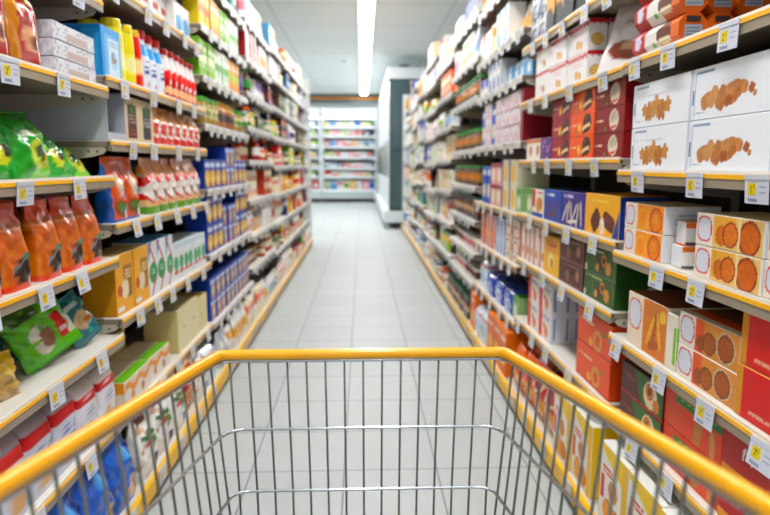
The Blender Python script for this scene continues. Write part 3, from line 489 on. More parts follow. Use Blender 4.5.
def place(key, loc, rot, label, group):
    p = PROD[key]; ms = meshes(key)
    n = len(label.split())
    if n > 16: print('LONG', n, label)
    if label in USED: print('DUP', label)
    USED[label] = 1
    if len(ms) == 1:
        o = D.objects.new(p['name'], ms[0][1]); COL.objects.link(o); o.location = loc; o.rotation_euler = rot
    elif key not in PROTO:
        o = D.objects.new(p['name'], None); COL.objects.link(o); o.location = loc; o.rotation_euler = rot; o.empty_display_size = .03
        for nm, me in ms: link(nm, me, o)
        PROTO[key] = o
    else:
        src = PROTO[key]; o = src.copy(); COL.objects.link(o); o.location = loc; o.rotation_euler = rot
        for ch in src.children:
            c = ch.copy(); c.parent = o; COL.objects.link(c)
    o['label'] = label; o['category'] = p['cat']; o['group'] = group
    return o
def fill(s, b, l, blocks, start=None, end=None):
    S = SIDE[s]; y = (BAYS[s][b] if start is None else start)+.02; yend = (BAYS[s][b+1] if end is None else end)-.012
    z0 = LV[s][b][l]; top = LV[s][b][l+1]-.035 if l+1 < len(LV[s][b]) else 9
    cnt = {}
    for blk in blocks:
        if blk[0] == 'gap': y += blk[1]; continue
        key, n, st = blk[:3]; opt = blk[3] if len(blk) > 3 else {}
        p = PROD[key]; deep = opt.get('deep', 1); inset = opt.get('in', .015) if l else -.035; lean = opt.get('lean', 0)
        st = max(1, min(st, int((top-z0)/p['h']))) if z0+p['h'] < top else 1
        if z0+p['h'] > top+.02: print('TALL', s, b, l, key, round(p['h'], 3), round(top-z0, 3))
        for i in range(n):
            if y+p['w'] > yend: break
            c = cnt[key] = cnt.get(key, 0)+1
            jx = rng.uniform(0, .008)
            for r in range(deep):
                for k in range(st):
                    X = S['x']+inset+jx+r*(p['d']+.006)+rng.uniform(0, .0025)*(p['k'] == 'box')
                    yy = y+p['w']/2+rng.uniform(-.0008, .0008)
                    yaw = rng.uniform(-.02, .02) if p['k'] != 'round' else rng.uniform(-.3, .3)
                    if p['k'] in ('pillow', 'block'): yaw *= 2.5
                    if p['k'] == 'box' and st > 1: yaw *= .3
                    stk = ''
                    if st > 1: stk = ' '+(['lower', 'upper'] if st == 2 else ['lowest', 'middle', 'topmost'] if st == 3 else ['lowest', 'second tier', 'third tier', 'topmost', 'very top'])[k]
                    stk += opt.get('alt', '')
                    if r: stk += [' rear', ' third-row', ' hindmost'][r-1]
                    lab = f"{p['desc']}, {ORD[min(c-1, 23)]}{stk}, {lvword(s, b, l)} shelf, {S['word']} {BAYN[b]} bay"
                    if len(lab.split()) > 16: lab = lab.replace(' carton', '',1) if False else lab.replace(' a ', ' ')
                    place(key, (S['sg']*X, yy, z0+.0008+k*(p['h']+.0008)), (0, 0, S['rot']+yaw), lab, f"{p['desc']} on {S['word']} {BAYN[b]} bay {lvword(s, b, l)} shelf")
            y += p['w']+p['gap']+opt.get('sp', 0)
def free(s, key, label, X, Y, Z, yaw=0, tilt=(0, 0), group='loose packs near the camera'):
    S = SIDE[s]
    e = Matrix.Rotation(S['rot']+yaw, 4, 'Z') @ Matrix.Rotation(tilt[0], 4, 'X') @ Matrix.Rotation(tilt[1], 4, 'Y')
    return place(key, (S['sg']*X, Y, Z), e.to_euler(), label, group)

# ------------------------------------------------------------------ shelving bays
def frame_mesh(ob, s, y0, fx, z):
    sg = SIDE[s]['sg']
    me = ob.data
    a = np.zeros(len(me.vertices)*3, np.float32); me.vertices.foreach_get('co', a); a = a.reshape(-1, 3)
    out = np.stack([sg*(fx+a[:, 1]), y0+a[:, 0], z+a[:, 2]], 1)
    me.vertices.foreach_set('co', out.ravel())
    import bmesh
    bm = bmesh.new(); bm.from_mesh(me); bmesh.ops.recalc_face_normals(bm, faces=bm.faces); bm.to_mesh(me); bm.free()
TAGS = []
def bay(s, b):
    S = SIDE[s]; y0, y1 = BAYS[s][b], BAYS[s][b+1]; L = y1-y0; lv = LV[s][b]
    root = D.objects.new('shelving_bay', None); COL.objects.link(root)
    root.location = (0, 0, 0)
    H = 2.62; bx = S['x']+.402
    def local(name, mb, m, par=root, fx=0, z=0):
        o = link(name, mb.mesh(name, m), par); frame_mesh(o, s, y0, fx, z); return o
    mb = MB(); mb.box(.002, L-.002, 0, .02, .02, H); 
    for k in range(1, 6): mb.box(.002, L-.002, -.001, 0, H*k/6, H*k/6+.004)
    local('back_panel', mb, M['back'], fx=bx)
    for x in (0.0, L-.03) if b == len(BAYS[s])-2 else (0.0,):
        mb = MB(); mb.box(x+.001, x+.029, -.012, -.001, .02, H)
        for k in range(40): mb.box(x+.009, x+.021, -.0128, -.012, .08+k*.062, .11+k*.062)
        local('upright', mb, M['upright'], fx=bx)
    yl = (b < 3)
    for l, z in enumerate(lv):
        fx = S['kx'] if l == 0 else S['x']; depth = bx-.014-fx
        yellow = yl and not (s == 'L' and b == 2)
        if (s, b) == ('R', 2) and l > 3: yellow = False
        mb = MB()
        TA = lin('968c7e')  # beige of the lip; on the underside it also paints in shade
        if l == 0: mb.box(.001, L-.001, .006, depth, -.03, 0, lin('dcd8d0'))
        else:
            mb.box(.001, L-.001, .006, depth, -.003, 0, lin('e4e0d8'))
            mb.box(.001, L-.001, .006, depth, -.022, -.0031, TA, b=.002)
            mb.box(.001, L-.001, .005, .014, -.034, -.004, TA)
            for x in (.004, L-.008):
                mb.prism([(depth, -.0225), (.03, -.0225), (.018, -.03), (.03, -.045), (.07, -.055), (depth-.05, -.085), (depth, -.09)], x, x+.003, lin('c4bdb0'))
                for q in (.05, .08): mb.tube([(x-.0006, q, -.037), (x+.0036, q, -.037)], .004, 8, lin('4a4640'))
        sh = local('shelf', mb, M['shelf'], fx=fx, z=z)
        rb = MB(); wt = lin('eeebe4'); ye = lin('fac246') if yellow else lin('f0efec'); be = lin('a39888') if yellow else lin('dedbd5')
        x0, x1 = .001, L-.001
        if l:
            rb.box(x0, x1, 0, .005, -.004, .004, wt); rb.box(x0, x1, -.003, .005, -.014, -.004, ye); rb.box(x0, x1, -.001, .005, -.036, -.014, be)
            local('price_rail', rb, M['rail'], sh, fx, z)
        sp = (.26 if b < 2 else .21 if b < 5 else .24)
        y = y0+.08+rng.uniform(0, .12)
        while y < y1-.06:
            TAGS.append((s, b, l, y, z)); y += sp*rng.uniform(.75, 1.3)
    mb = MB(); mb.prism([(0, .04), (-.004, .04), (-.010, .10), (-.006, .108), (0.006, .108), (.006, .04)], 0.0005, L-.0005)
    mb.prism([(-.0045, .036), (-.0055, .036), (-.006, .042), (-.005, .042)], 0.001, L-.001)
    local('kick_plate', mb, M['kick'], fx=S['kx'])
    mb = MB(); mb.box(.001, L-.001, .02, .05, 0, .07); local('plinth', mb, M['plinth'], fx=S['kx'])
    words = dict(R='right-hand', L='left-hand')[s]
    extra = 'stocked with biscuit boxes' if s == 'R' and b < 3 else 'stocked with bags and flour' if s == 'L' and b < 2 else 'packed with groceries'
    root['label'] = f'tall beige shelving bay {extra}, {BAYN[b]} along the {words} run'
    root['category'] = 'shelving'; root['group'] = f'shelving bays of the {words} run'
    # the run's far end gets a closing panel of its own
    if b == len(BAYS[s])-2:
        mb = MB(); mb.box(L+.001, L+.018, 0, .45, .0, 2.55, b=.003); local('end_panel', mb, M['whitemetal'], fx=S['kx']+.02)
for s in 'RL':
    for b in range(len(BAYS[s])-1): bay(s, b)

# ------------------------------------------------------------------ price tags
def glyph(t, size):
    c = D.curves.new('g', 'FONT'); c.body = t; c.size = size; o = D.objects.new('g', c); COL.objects.link(o)
    bpy.context.view_layer.update()
    me = D.meshes.new_from_object(o.evaluated_get(bpy.context.evaluated_depsgraph_get()))
    v = [tuple(q.co) for q in me.vertices]; f = [tuple(p.vertices) for p in me.polygons]
    D.objects.remove(o); D.curves.remove(c); D.meshes.remove(me)
    return v, f
def tag_mb(digit, mb=None, T=lambda p: p, detail=True):
    mb = mb or MB(); W, H = .076, .056; n = len(mb.v)
    mb.box(-W/2, W/2, -.0015, 0, -H, 0, lin('d9dce6'))
    mb.box(-W/2, W/2, -.003, .002, -.006, .004, lin('d6d9e0'))
    mb.add([(-W*.36, -.0019, -H*.68), (W*.0, -.0019, -H*.68), (W*.0, -.0019, -H*.24), (-W*.36, -.0019, -H*.24)], [(0, 1, 2, 3)], lin('e6d03a'))
    if detail:
        v, f = G[digit]; mb.add([(x-W*.28, -.0023, z-H*.6) for x, z, _ in v], f, lin('2a2a2a'))
        v, f = G['9s']; mb.add([(x-W*.13, -.0023, z-H*.42) for x, z, _ in v], f, lin('2a2a2a'))
    for q in range(5):
        x0 = -W*.34+q*W*.08; mb.add([(x0, -.002, -H*.92), (x0+W*.05, -.002, -H*.92), (x0+W*.05, -.002, -H*.8), (x0, -.002, -H*.8)], [(0, 1, 2, 3)], lin('7b8296'))
    for q in range(2): mb.add([(W*.12, -.002, -H*(.4+.2*q)), (W*.4, -.002, -H*(.4+.2*q)), (W*.4, -.002, -H*(.34+.2*q)), (W*.12, -.002, -H*(.34+.2*q))], [(0, 1, 2, 3)], lin('b4b9c6'))
    return mb
G = {d: glyph(d, .021) for d in '1257'}; G['9s'] = glyph('5', .011)
TM = {d: tag_mb(d).mesh('price_tag', M['tag'], False) for d in '1257'}
TAGS.sort(key=lambda t: t[3]+abs(t[4]-1.25)*.3)
cntt = {}; stuffmb = MB(); ncount = 0
# order along each shelf for words
order = {}
for t in sorted(TAGS, key=lambda t: t[3]): order.setdefault(t[:3], []).append(t[3])
for (s, b, l, y, z) in TAGS:
    S = SIDE[s]; tilt = .12*(1 if l < 4 else -.4) + rng.uniform(-.06, .06)
    if l == 0: X = S['kx']-.0115; Z = z+.004; tilt = .0
    else: X = S['x']-.0055; Z = z-.006
    i = order[(s, b, l)].index(y); d = '2517'[(i*3+l*2+b) % 4]
    vis = (y > 1.12)
    if not vis: continue
    rot = (0, 0, S['rot']+rng.uniform(-.03, .03))
    e = Matrix.Rotation(rot[2], 4, 'Z') @ Matrix.Rotation(-tilt, 4, 'X') @ Matrix.Rotation(rng.uniform(-.03, .03), 4, 'Y')
    if ncount < 295:
        o = D.objects.new('price_tag', TM[d]); COL.objects.link(o); o.location = (S['sg']*X, y, Z); o.rotation_euler = e.to_euler()
        o['label'] = f"white price tag with yellow square, {ORD[i]} on {lvword(s, b, l)} shelf, {S['word']} {BAYN[b]} bay"
        o['category'] = 'price tag'; o['group'] = 'price tags on the shelf edges'; ncount += 1
    else:
        t = tag_mb(d, detail=False); e.translation = (S['sg']*X, y, Z)
        stuffmb.add([tuple(e @ Vector(p)) for p in t.v], t.f, t.c)
o = link('price_tags', stuffmb.mesh('price_tags', M['tag'], False))
o['label'] = 'many tiny white price tags along the far shelf edges'; o['category'] = 'price tags'; o['kind'] = 'stuff'

# ------------------------------------------------------------------ stocking the near bays
# right first bay
fill('R', 0, 0, [('brick_red', 1, 1), ('white_yellow', 5, 1, {'deep': 2})], start=1.05)
fill('R', 0, 1, [('red_gold', 1, 2), ('orange_green', 1, 2), ('cup_cookie', 1, 2)], start=1.04)
fill('R', 0, 2, [('scarlet_cookie', 1, 2), ('oat_cookie', 1, 2), ('slim_box', 1, 1), ('wheat_box', 1, 1)], start=1.005)
fill('R', 0, 3, [('shortbread', 2, 2)], start=.955)
fill('R', 0, 3, [('citrus_biscuit', 1, 2)], start=1.655)
free('R', 'small_orange', 'small orange topped biscuit pack propped between two stacks, fourth shelf, right first bay', .915, 1.575, .9785+.062, 1.4)
free('R', 'small_orange', 'small orange topped biscuit pack lying under another, fourth shelf, right first bay', .905, 1.57, .9785, 1.45)
fill('R', 0, 4, [('gingerbread', 2, 2), ('starbread', 1, 2)], start=.905)
PROD['hexpack'] = dict(k='hex', name='biscuit_pack', cat='biscuit pack', desc='orange eight-sided pack picturing chocolate marshmallow', w=.27, d=.076, h=.078, gap=.004,
    front=[('f', 'de7a24'), ('r', 0, 0, .3, 1, 'b81e2a'), ('e', .14, .55, .25, .3, 'd9d4e0'), ('r', .3, 0, .62, 1, 'ebe6e0'), ('e', .7, .55, .5, .4, '6a3020'), ('e', .72, .3, .45, .14, 'eedfc0'), ('e', .5, .25, .14, .1, '7ab04a'), ('l', 1, 0, .88, 'd97a26')], endc='c96a24')
for q in range(5):
    for k in range(3):
        nm = ['frontmost', 'second', 'third', 'fourth', 'rearmost'][q]+' column '+['lowest', 'middle', 'topmost'][k]
        place('hexpack', (SIDE['R']['x']+.012+q*.079, 1.783+.01*k*(q % 2), LV['R'][0][5]+.001+k*.0785), (0, 0, -PI/2+rng.uniform(-.015, .015)), f'orange eight-sided pack, {nm}, sixth shelf of the right first bay', 'orange eight-sided biscuit packs')
# right second bay
fill('R', 1, 0, [('white_yellow', 2, 1, {'deep': 2}), ('red_snack', 2, 1, {'deep': 2}), ('orange_snack', 3, 1, {'deep': 2})])
fill('R', 1, 1, [('orange_cake', 1, 2), ('gap', .36), ('white_orange', 3, 2, {'deep': 4})])
fill('R', 1, 2, [('green_choc', 1, 2), ('brown_choc', 1, 2), ('yellow_wafer', 1, 1), ('thin_white', 5, 1)])
fill('R', 1, 3, [('yellow_choc', 1, 1), ('violet_bar', 1, 1), ('blue_bar', 1, 1), ('classic_red', 1, 1), ('green_low', 1, 1)])
fill('R', 1, 4, [('choc_red', 1, 3), ('choc_orange', 1, 3), ('choc_pink', 1, 3), ('purple_mini', 1, 1), ('white_snack', 2, 1)])
fill('R', 1, 5, [('gap', .37), ('scallop', 2, 2, {'deep': 4}), ('hazel_cookie', 1, 2, {'deep': 2})])
free('R', 'white_bag', 'white glossy bag with brown print leaning back beside red-topped cookie boxes, right second bay', .87, 2.14, 1.558, .75, (-.35, .12))
# right third bay
fill('R', 2, 0, [('pumpkin_box', 3, 1), ('gap', .05), ('pale_film', 2, 1), ('pumpkin_box', 1, 1)])
fill('R', 2, 1, [('green_low', 1, 1), ('blue_film', 3, 1), ('pale_film', 1, 1)])
fill('R', 2, 2, [('cream_tall', 2, 1), ('blue_upright', 3, 1), ('red_upright', 5, 1)])
fill('R', 2, 3, [('green_low', 1, 1), ('cream_cereal', 2, 2), ('pink_cereal', 2, 2), ('blue_tall', 2, 1)])
fill('R', 2, 4, [('crimson_tall', 1, 1), ('white_multi', 3, 3), ('blue_tall', 1, 1), ('white_multi', 1, 3), ('blue_tall', 1, 1)])
# left first bay (nearest things are at 1.45 m)
fill('L', 0, 0, [('blue_bag', 4, 1, {'in': .03}), ], start=1.3)
fill('L', 0, 1, [('flour_blue', 4, 1, {'deep': 2}), ('flour', 2, 1, {'deep': 2})], start=1.2)
for i in range(2): free('L', 'yellow_bag', f'yellow cornered clear pasta bag slumped on third shelf, {["nearest", "second"][i]}, left first bay', .88, 1.28+i*.2, .668, -.2, (-.3, .1))
free('L', 'salad_bag', 'big lime green bag with mushroom picture tilted at the shelf edge', .88, 1.78, .70, -.55, (-.25, -.38))
free('L', 'teal_small', 'small teal foil bag slumped beside the lime green bag', .87, 1.99, .69, -.5, (-.25, -.45))
for i in range(4): free('L', 'teal_bag', f'teal foil bag standing {["nearest", "second", "third", "farthest"][i]} behind the tilted bags, third shelf, left', 1.02, 1.5+i*.16, .668, -.3+.1*i, (-.1, .08*i-.1))
fill('L', 0, 2, [('crate_orange', 1, 1, {'in': .12})], start=1.9)
fill('L', 0, 3, [('orange_coffee', 2, 1, {'sp': .003, 'deep': 2}), ('gap', .035), ('orange_coffee', 3, 1, {'sp': .006, 'deep': 2})], start=1.345)
for i, (y, X, tx, ty, k) in enumerate([(1.46, .86, -.2, .1, 'green_crisps'), (1.61, .875, -.4, .2, 'dark_crisps'), (1.75, .855, -.3, -.12, 'green_crisps'), (1.89, .86, -.6, .1, 'dark_crisps'), (2.02, .86, -.85, .15, 'green_crisps')]):
    free('L', k, f'green crisp bag lying back, {ORD[i]} from the camera, fifth shelf, left first bay', X, y, 1.213+(.008 if abs(tx) > .3 else 0), 0, (tx, ty*.4), 'green crisp bags')
fill('L', 0, 5, [('red_band_bag', 1, 1), ('red_gold_bag', 2, 1)], start=1.28)
fill('L', 0, 5, [('white_tray', 1, 3)], start=1.80)
# left second bay
fill('L', 1, 5, [('blue_case', 1, 1), ('yellow_bottle', 2, 1, {'deep': 2}), ('orange_bottle', 1, 1, {'deep': 2}), ('milk_bottle', 3, 1, {'deep': 2, 'sp': .012}), ('berry_bottle', 7, 1, {'deep': 2})])
fill('L', 1, 4, [('grey_case', 1, 1), ('cocoa', 1, 1), ('cocoa_dark', 1, 1), ('ribbon_pack', 7, 1)])
fill('L', 1, 3, [('nut_bag', 2, 1), ('gap', .1), ('berry_bag', 6, 1)])
fill('L', 1, 2, [('yellow_meal', 2, 1), ('rusk', 3, 1), ('rusk_small', 8, 1)])
fill('L', 1, 1, [('orange_yellow', 2, 1), ('gap', .14), ('beige_tall', 2, 1), ('beige_case', 1, 1)])
fill('L', 1, 1, [('crate_orange', 1, 2, {'in': .175}), ('gap', .05), ('beige_case', 1, 1, {'in': .175, 'alt': ' set-back'})])
fill('L', 1, 0, [('white_rice', 3, 1, {'in': .03}), ('red_snack', 1, 1), ('white_rice', 1, 1), ('pale_film', 1, 1)])
# left third bay
fill('L', 2, 6, [('juice_yellow', 3, 1), ('juice_orange', 3, 1), ('juice_green', 3, 1), ('juice_white', 3, 1)])
fill('L', 2, 5, [('juice_green', 4, 1), ('juice_white', 4, 1), ('juice_orange', 4, 1)])
fill('L', 2, 4, [('olive_jar', 5, 1), ('amber_jar', 6, 1), ('olive_jar', 4, 1)])
fill('L', 2, 3, [('pasta_blue', 4, 1), ('pasta_brick', 2, 2), ('pasta_blue', 3, 1)])
fill('L', 2, 2, [('pasta_blue', 3, 2), ('pasta_brick', 3, 2), ('pasta_blue', 3, 2)])
fill('L', 2, 1, [('pasta_brick', 9, 2)])

# remaining shelves: stock chosen by colour family
SZ = {'juice carton': ('box', .08, .08, .2), 'tea box': ('box', .13, .1, .11), 'cereal box': ('box', .17, .1, .23), 'rice box': ('box', .12, .1, .17), 'jam jar': ('jar', .075, .075, .12),
      'sauce jar': ('jar', .085, .085, .15), 'oil bottle': ('bottle', .075, .075, .23), 'syrup bottle': ('bottle', .065, .065, .2), 'pasta bag': ('pillow', .15, .07, .22), 'coffee bag': ('block', .1, .07, .2),
      'sweets bag': ('pillow', .14, .06, .18), 'paper pack': ('flour', .14, .1, .2), 'soup can': ('jar', .075, .075, .11)}
def autofill(s, b, l, nouns, cols):
    H = (LV[s][b][l+1]-LV[s][b][l]-.05) if l+1 < len(LV[s][b]) else .3
    L = BAYS[s][b+1]-BAYS[s][b]; bl = []; used = 0; seen = set()
    while used < L+.1:
        n_ = rng.choice(nouns); sh, w, d, h = SZ[n_]; c1, c2 = rng.choice(cols)
        if (n_, c1, c2) in seen and rng.random() < .8: used += .02; continue
        seen.add((n_, c1, c2))
        hh = round(min(h, H-.005), 2)
        if hh < .08: hh = .08
        if hh > H: hh = round(H-.005, 3)
        st = 2 if (sh == 'box' and 2*hh < H) else 1
        n = rng.randint(1, 4); key = gen(n_, sh, c1, c2, w, d, hh); bl.append((key, n, st, {'in': rng.choice([.01, .012, .02, .05, .09])})); used += n*(w+.004)
        if rng.random() < .22: g = rng.uniform(.02, .09); bl.append(('gap', g)); used += g
    fill(s, b, l, bl)
pal = dict(
    pale=[('white', 'sky'), ('white', 'lime'), ('cream', 'orange'), ('white', 'pink'), ('cream', 'tan'), ('white', 'gold'), ('silver', 'blue'), ('white', 'terracotta'), ('white', 'lavender')],
    warm=[('orange', 'cream'), ('red', 'white'), ('yellow', 'red'), ('white', 'orange'), ('terracotta', 'cream'), ('gold', 'brown'), ('cream', 'red')],
    green=[('green', 'white'), ('lime', 'yellow'), ('white', 'green'), ('teal', 'cream'), ('lime', 'white')],
    purple=[('purple', 'lavender'), ('lavender', 'white'), ('white', 'purple'), ('grey', 'lavender'), ('silver', 'black'), ('white', 'grey')],
    dark=[('brown', 'green'), ('black', 'gold'), ('brown', 'cream'), ('navy', 'silver'), ('crimson', 'white'), ('brown', 'orange')],
    blue=[('blue', 'white'), ('navy', 'sky'), ('sky', 'white'), ('blue', 'yellow'), ('white', 'blue')])
def todo(s, b, l, fam, nouns):
    cols = []
    for f in fam.split('+'): cols += pal[f]
    autofill(s, b, l, nouns, cols)
BX = ['cereal box', 'tea box', 'rice box', 'juice carton']; BG = ['pasta bag', 'coffee bag', 'sweets bag', 'paper pack']; JR = ['jam jar', 'sauce jar', 'soup can']; BT = ['oil bottle', 'syrup bottle', 'juice carton']
todo('R', 0, 6, 'warm', ['cereal box', 'tea box'])
todo('R', 1, 6, 'pale+dark', ['rice box', 'tea box']); todo('R', 1, 7, 'pale', BX)
todo('R', 2, 5, 'pale+blue', ['rice box', 'tea box']); todo('R', 2, 6, 'pale', ['paper pack', 'coffee bag', 'cereal box']); todo('R', 2, 7, 'pale', BX+BG)
# fourth right bay: green-lidded jars
fill('R', 3, 0, [('dark_jar', 14, 1), ]); fill('R', 3, 1, [('brown_tub', 4, 1), ('white_tub', 4, 1)]); fill('R', 3, 2, [('white_tub', 5, 1), ('brown_tub', 4, 1)])
fill('R', 3, 3, [('dark_jar', 14, 1)]); fill('R', 3, 4, [('green_jar', 14, 1)]); fill('R', 3, 5, [('green_jar', 14, 1)]); fill('R', 3, 6, [('green_jar', 14, 1)])
todo('R', 3, 7, 'pale+blue', BX); todo('R', 3, 8, 'pale', BX)
fams = {'R': [['blue+pale', JR+['tea box']], ['dark+pale', JR], ['pale+green', BG], ['warm+pale', BG], ['pale+blue', BX], ['pale', BX+['pasta bag']], ['pale+green', BG], ['pale+warm', BX], ['pale', BX]],
        'L': [['pale+warm', BG], ['warm+dark', JR+['pasta bag']], ['dark+warm', JR+BG], ['warm', BX], ['warm+dark', BT+JR], ['green+dark', BX+JR], ['purple+dark', BX+BT], ['purple+dark+pale', BX], ['pale+blue', BX+BT]]}
for b in range(4, 9):
    for l in range(len(LV['R'][b])):
        f, n = fams['R'][(l+(b % 3 == 1)) % 9]; todo('R', b, l, f, n)
todo('L', 0, 6, 'warm+pale', ['tea box', 'coffee bag']); todo('L', 0, 7, 'pale', BX)
todo('L', 1, 6, 'dark+pale', ['tea box', 'rice box', 'sweets bag']); todo('L', 1, 7, 'green+pale', BX)
fill('L', 2, 0, []) ; todo('L', 2, 0, 'pale+blue', BG); todo('L', 2, 7, 'pale+green', BX)
for b in range(3, 7):
    for l in range(len(LV['L'][b])):
        f, n = fams['L'][(l+(b % 3 == 2)) % 9]; todo('L', b, l, f, n)

# ------------------------------------------------------------------ room
def tiles_mat():
    m = D.materials.new('floor_tiles'); m.use_nodes = True; nt = m.node_tree; b = nt.nodes['Principled BSDF']
    tc = nt.nodes.new('ShaderNodeTexCoord'); mp = nt.nodes.new('ShaderNodeMapping'); mp.inputs['Location'].default_value = (.08, -.113, 0)
    br = nt.nodes.new('ShaderNodeTexBrick'); br.offset = 0; br.squash = 1
    br.inputs['Scale'].default_value = 1; br.inputs['Brick Width'].default_value = .3825; br.inputs['Row Height'].default_value = .3825
    br.inputs['Mortar Size'].default_value = .0032; br.inputs['Mortar Smooth'].default_value = .3; br.inputs['Bias'].default_value = 0
    br.inputs['Color1'].default_value = (*lin('c5c9c8'), 1); br.inputs['Color2'].default_value = (*lin('c0c4c3'), 1); br.inputs['Mortar'].default_value = (*lin('7c8182'), 1)
    n = nt.nodes.new('ShaderNodeTexNoise'); n.inputs['Scale'].default_value = 9; n.inputs['Detail'].default_value = 5
    mr = nt.nodes.new('ShaderNodeMapRange'); mr.inputs['To Min'].default_value = .93; mr.inputs['To Max'].default_value = 1.05
    vm = nt.nodes.new('ShaderNodeVectorMath'); vm.operation = 'SCALE'
    L = nt.links.new
    L(tc.outputs['Object'], mp.inputs[0]); L(mp.outputs[0], br.inputs['Vector']); L(tc.outputs['Object'], n.inputs['Vector'])
    L(n.outputs['Fac'], mr.inputs['Value']); L(br.outputs['Color'], vm.inputs[0]); L(mr.outputs[0], vm.inputs['Scale']); L(vm.outputs[0], b.inputs['Base Color'])
    b.inputs['Roughness'].default_value = .5
    bp = nt.nodes.new('ShaderNodeBump'); bp.inputs['Strength'].default_value = .3; bp.inputs['Distance'].default_value = .002; bp.invert = True
    L(br.outputs['Fac'], bp.inputs['Height']); L(bp.outputs[0], b.inputs['Normal'])
    return m
def ceil_mat():
    m = D.materials.new('ceiling_panels'); m.use_nodes = True; nt = m.node_tree; b = nt.nodes['Principled BSDF']
    tc = nt.nodes.new('ShaderNodeTexCoord'); br = nt.nodes.new('ShaderNodeTexBrick'); br.offset = 0
    br.inputs['Scale'].default_value = 1; br.inputs['Brick Width'].default_value = 1.2; br.inputs['Row Height'].default_value = 1.2; br.inputs['Mortar Size'].default_value = .012
    br.inputs['Color1'].default_value = (*lin('f2f6f6'), 1); br.inputs['Color2'].default_value = (*lin('eef2f2'), 1); br.inputs['Mortar'].default_value = (*lin('d6dbda'), 1)
    nt.links.new(tc.outputs['Object'], br.inputs['Vector']); nt.links.new(br.outputs['Color'], b.inputs['Base Color']); b.inputs['Roughness'].default_value = .8
    return m
def struct(name, x0, x1, y0, y1, z0, z1, m):
    mb = MB(); mb.box(x0, x1, y0, y1, z0, z1); o = link(name, mb.mesh(name, m)); o['kind'] = 'structure'; return o
struct('floor', -6, 6, -3, 24, -.1, 0, tiles_mat())
struct('ceiling', -6, 6, -3, 18.7, 3.3, 3.4, ceil_mat())
struct('trim_1', -6, 6, 18.7, 18.8, 3.03, 3.62, M['greyband'])
struct('trim_2', -6, 6, 18.675, 18.699, 3.13, 3.20, M['orange'])
struct('ceiling_rear', -6, 6, 18.8, 24, 3.62, 3.7, M['wall'])
struct('wall_back', -6, 6, 22.2, 22.4, 0, 3.62, M['wall'])
struct('wall_left', -6.2, -6.0, -3, 24, 0, 3.7, M['wall'])
struct('wall_right', 6.0, 6.2, -3, 24, 0, 3.7, M['wall'])

# continuous lamp line over the aisle, and the same over the neighbouring aisles
for i, (x, lab) in enumerate([(.07, 'long white strip light hanging under the ceiling over the aisle'), (-3.2, 'long strip light over the neighbouring aisle on the left'), (3.4, 'long strip light over the neighbouring aisle on the right')]):
    r = D.objects.new('strip_light', None); COL.objects.link(r); r.location = (x, 0, 3.3); r['label'] = lab; r['category'] = 'ceiling light'
    mb = MB(); mb.box(-.1, .1, -1.5, 18.4, -.05, 0, b=.004); link('housing', mb.mesh('housing', M['whitemetal']), r)
    mb = MB(); n = 10
    prof = [(.094*math.cos(-PI*k/n), -.0502+.012*math.sin(-PI*k/n)) for k in range(n+1)]
    mb.prism(prof, -1.49, 18.39)
    me = mb.mesh('diffuser', M['tube']); a = np.zeros(len(me.vertices)*3, np.float32); me.vertices.foreach_get('co', a); a = a.reshape(-1, 3)
    me.vertices.foreach_set('co', np.stack([a[:, 1], a[:, 0], a[:, 2]], 1).ravel()); me.flip_normals()
    link('diffuser', me, r)
for x in (-2.2, .6, 3.4):  # unseen lamps added past the bulkhead to brighten the far end
    r = D.objects.new('strip_light', None); COL.objects.link(r); r.location = (x-1, 19.9, 3.62); r['category'] = 'ceiling light'
    r['label'] = {-2.2: 'short crosswise strip light added to brighten the far fridges, left', .6: 'short crosswise strip light added to brighten the far fridges, at the aisle', 3.4: 'short crosswise strip light added to brighten the far fridges, right'}[x]
    mb = MB(); mb.box(0, 2.2, -.08, .08, -.04, 0, b=.004); link('housing', mb.mesh('housing', M['whitemetal']), r)
    mb = MB(); mb.box(.02, 2.18, -.07, .07, -.08, -.041); link('diffuser', mb.mesh('diffuser', M['tube']), r)
# smoke detector
mb = MB(); n = 20; R = [(.06, 0), (.06, -.02), (.045, -.04), (.02, -.048)]
mb.add([(r*math.cos(2*PI*i/n), r*math.sin(2*PI*i/n), z-.001) for r, z in R for i in range(n)], [(q*n+i, q*n+(i+1) % n, (q+1)*n+(i+1) % n, (q+1)*n+i) for q in range(3) for i in range(n)]+[tuple(range(3*n, 4*n)), tuple(range(n))], (1, 1, 1), True)
link('smoke_detector', mb.mesh('smoke_detector', M['whitemetal']), None, (-.33, 12.8, 3.3), label='small round white smoke detector on the ceiling left of the strip light', category='smoke detector')

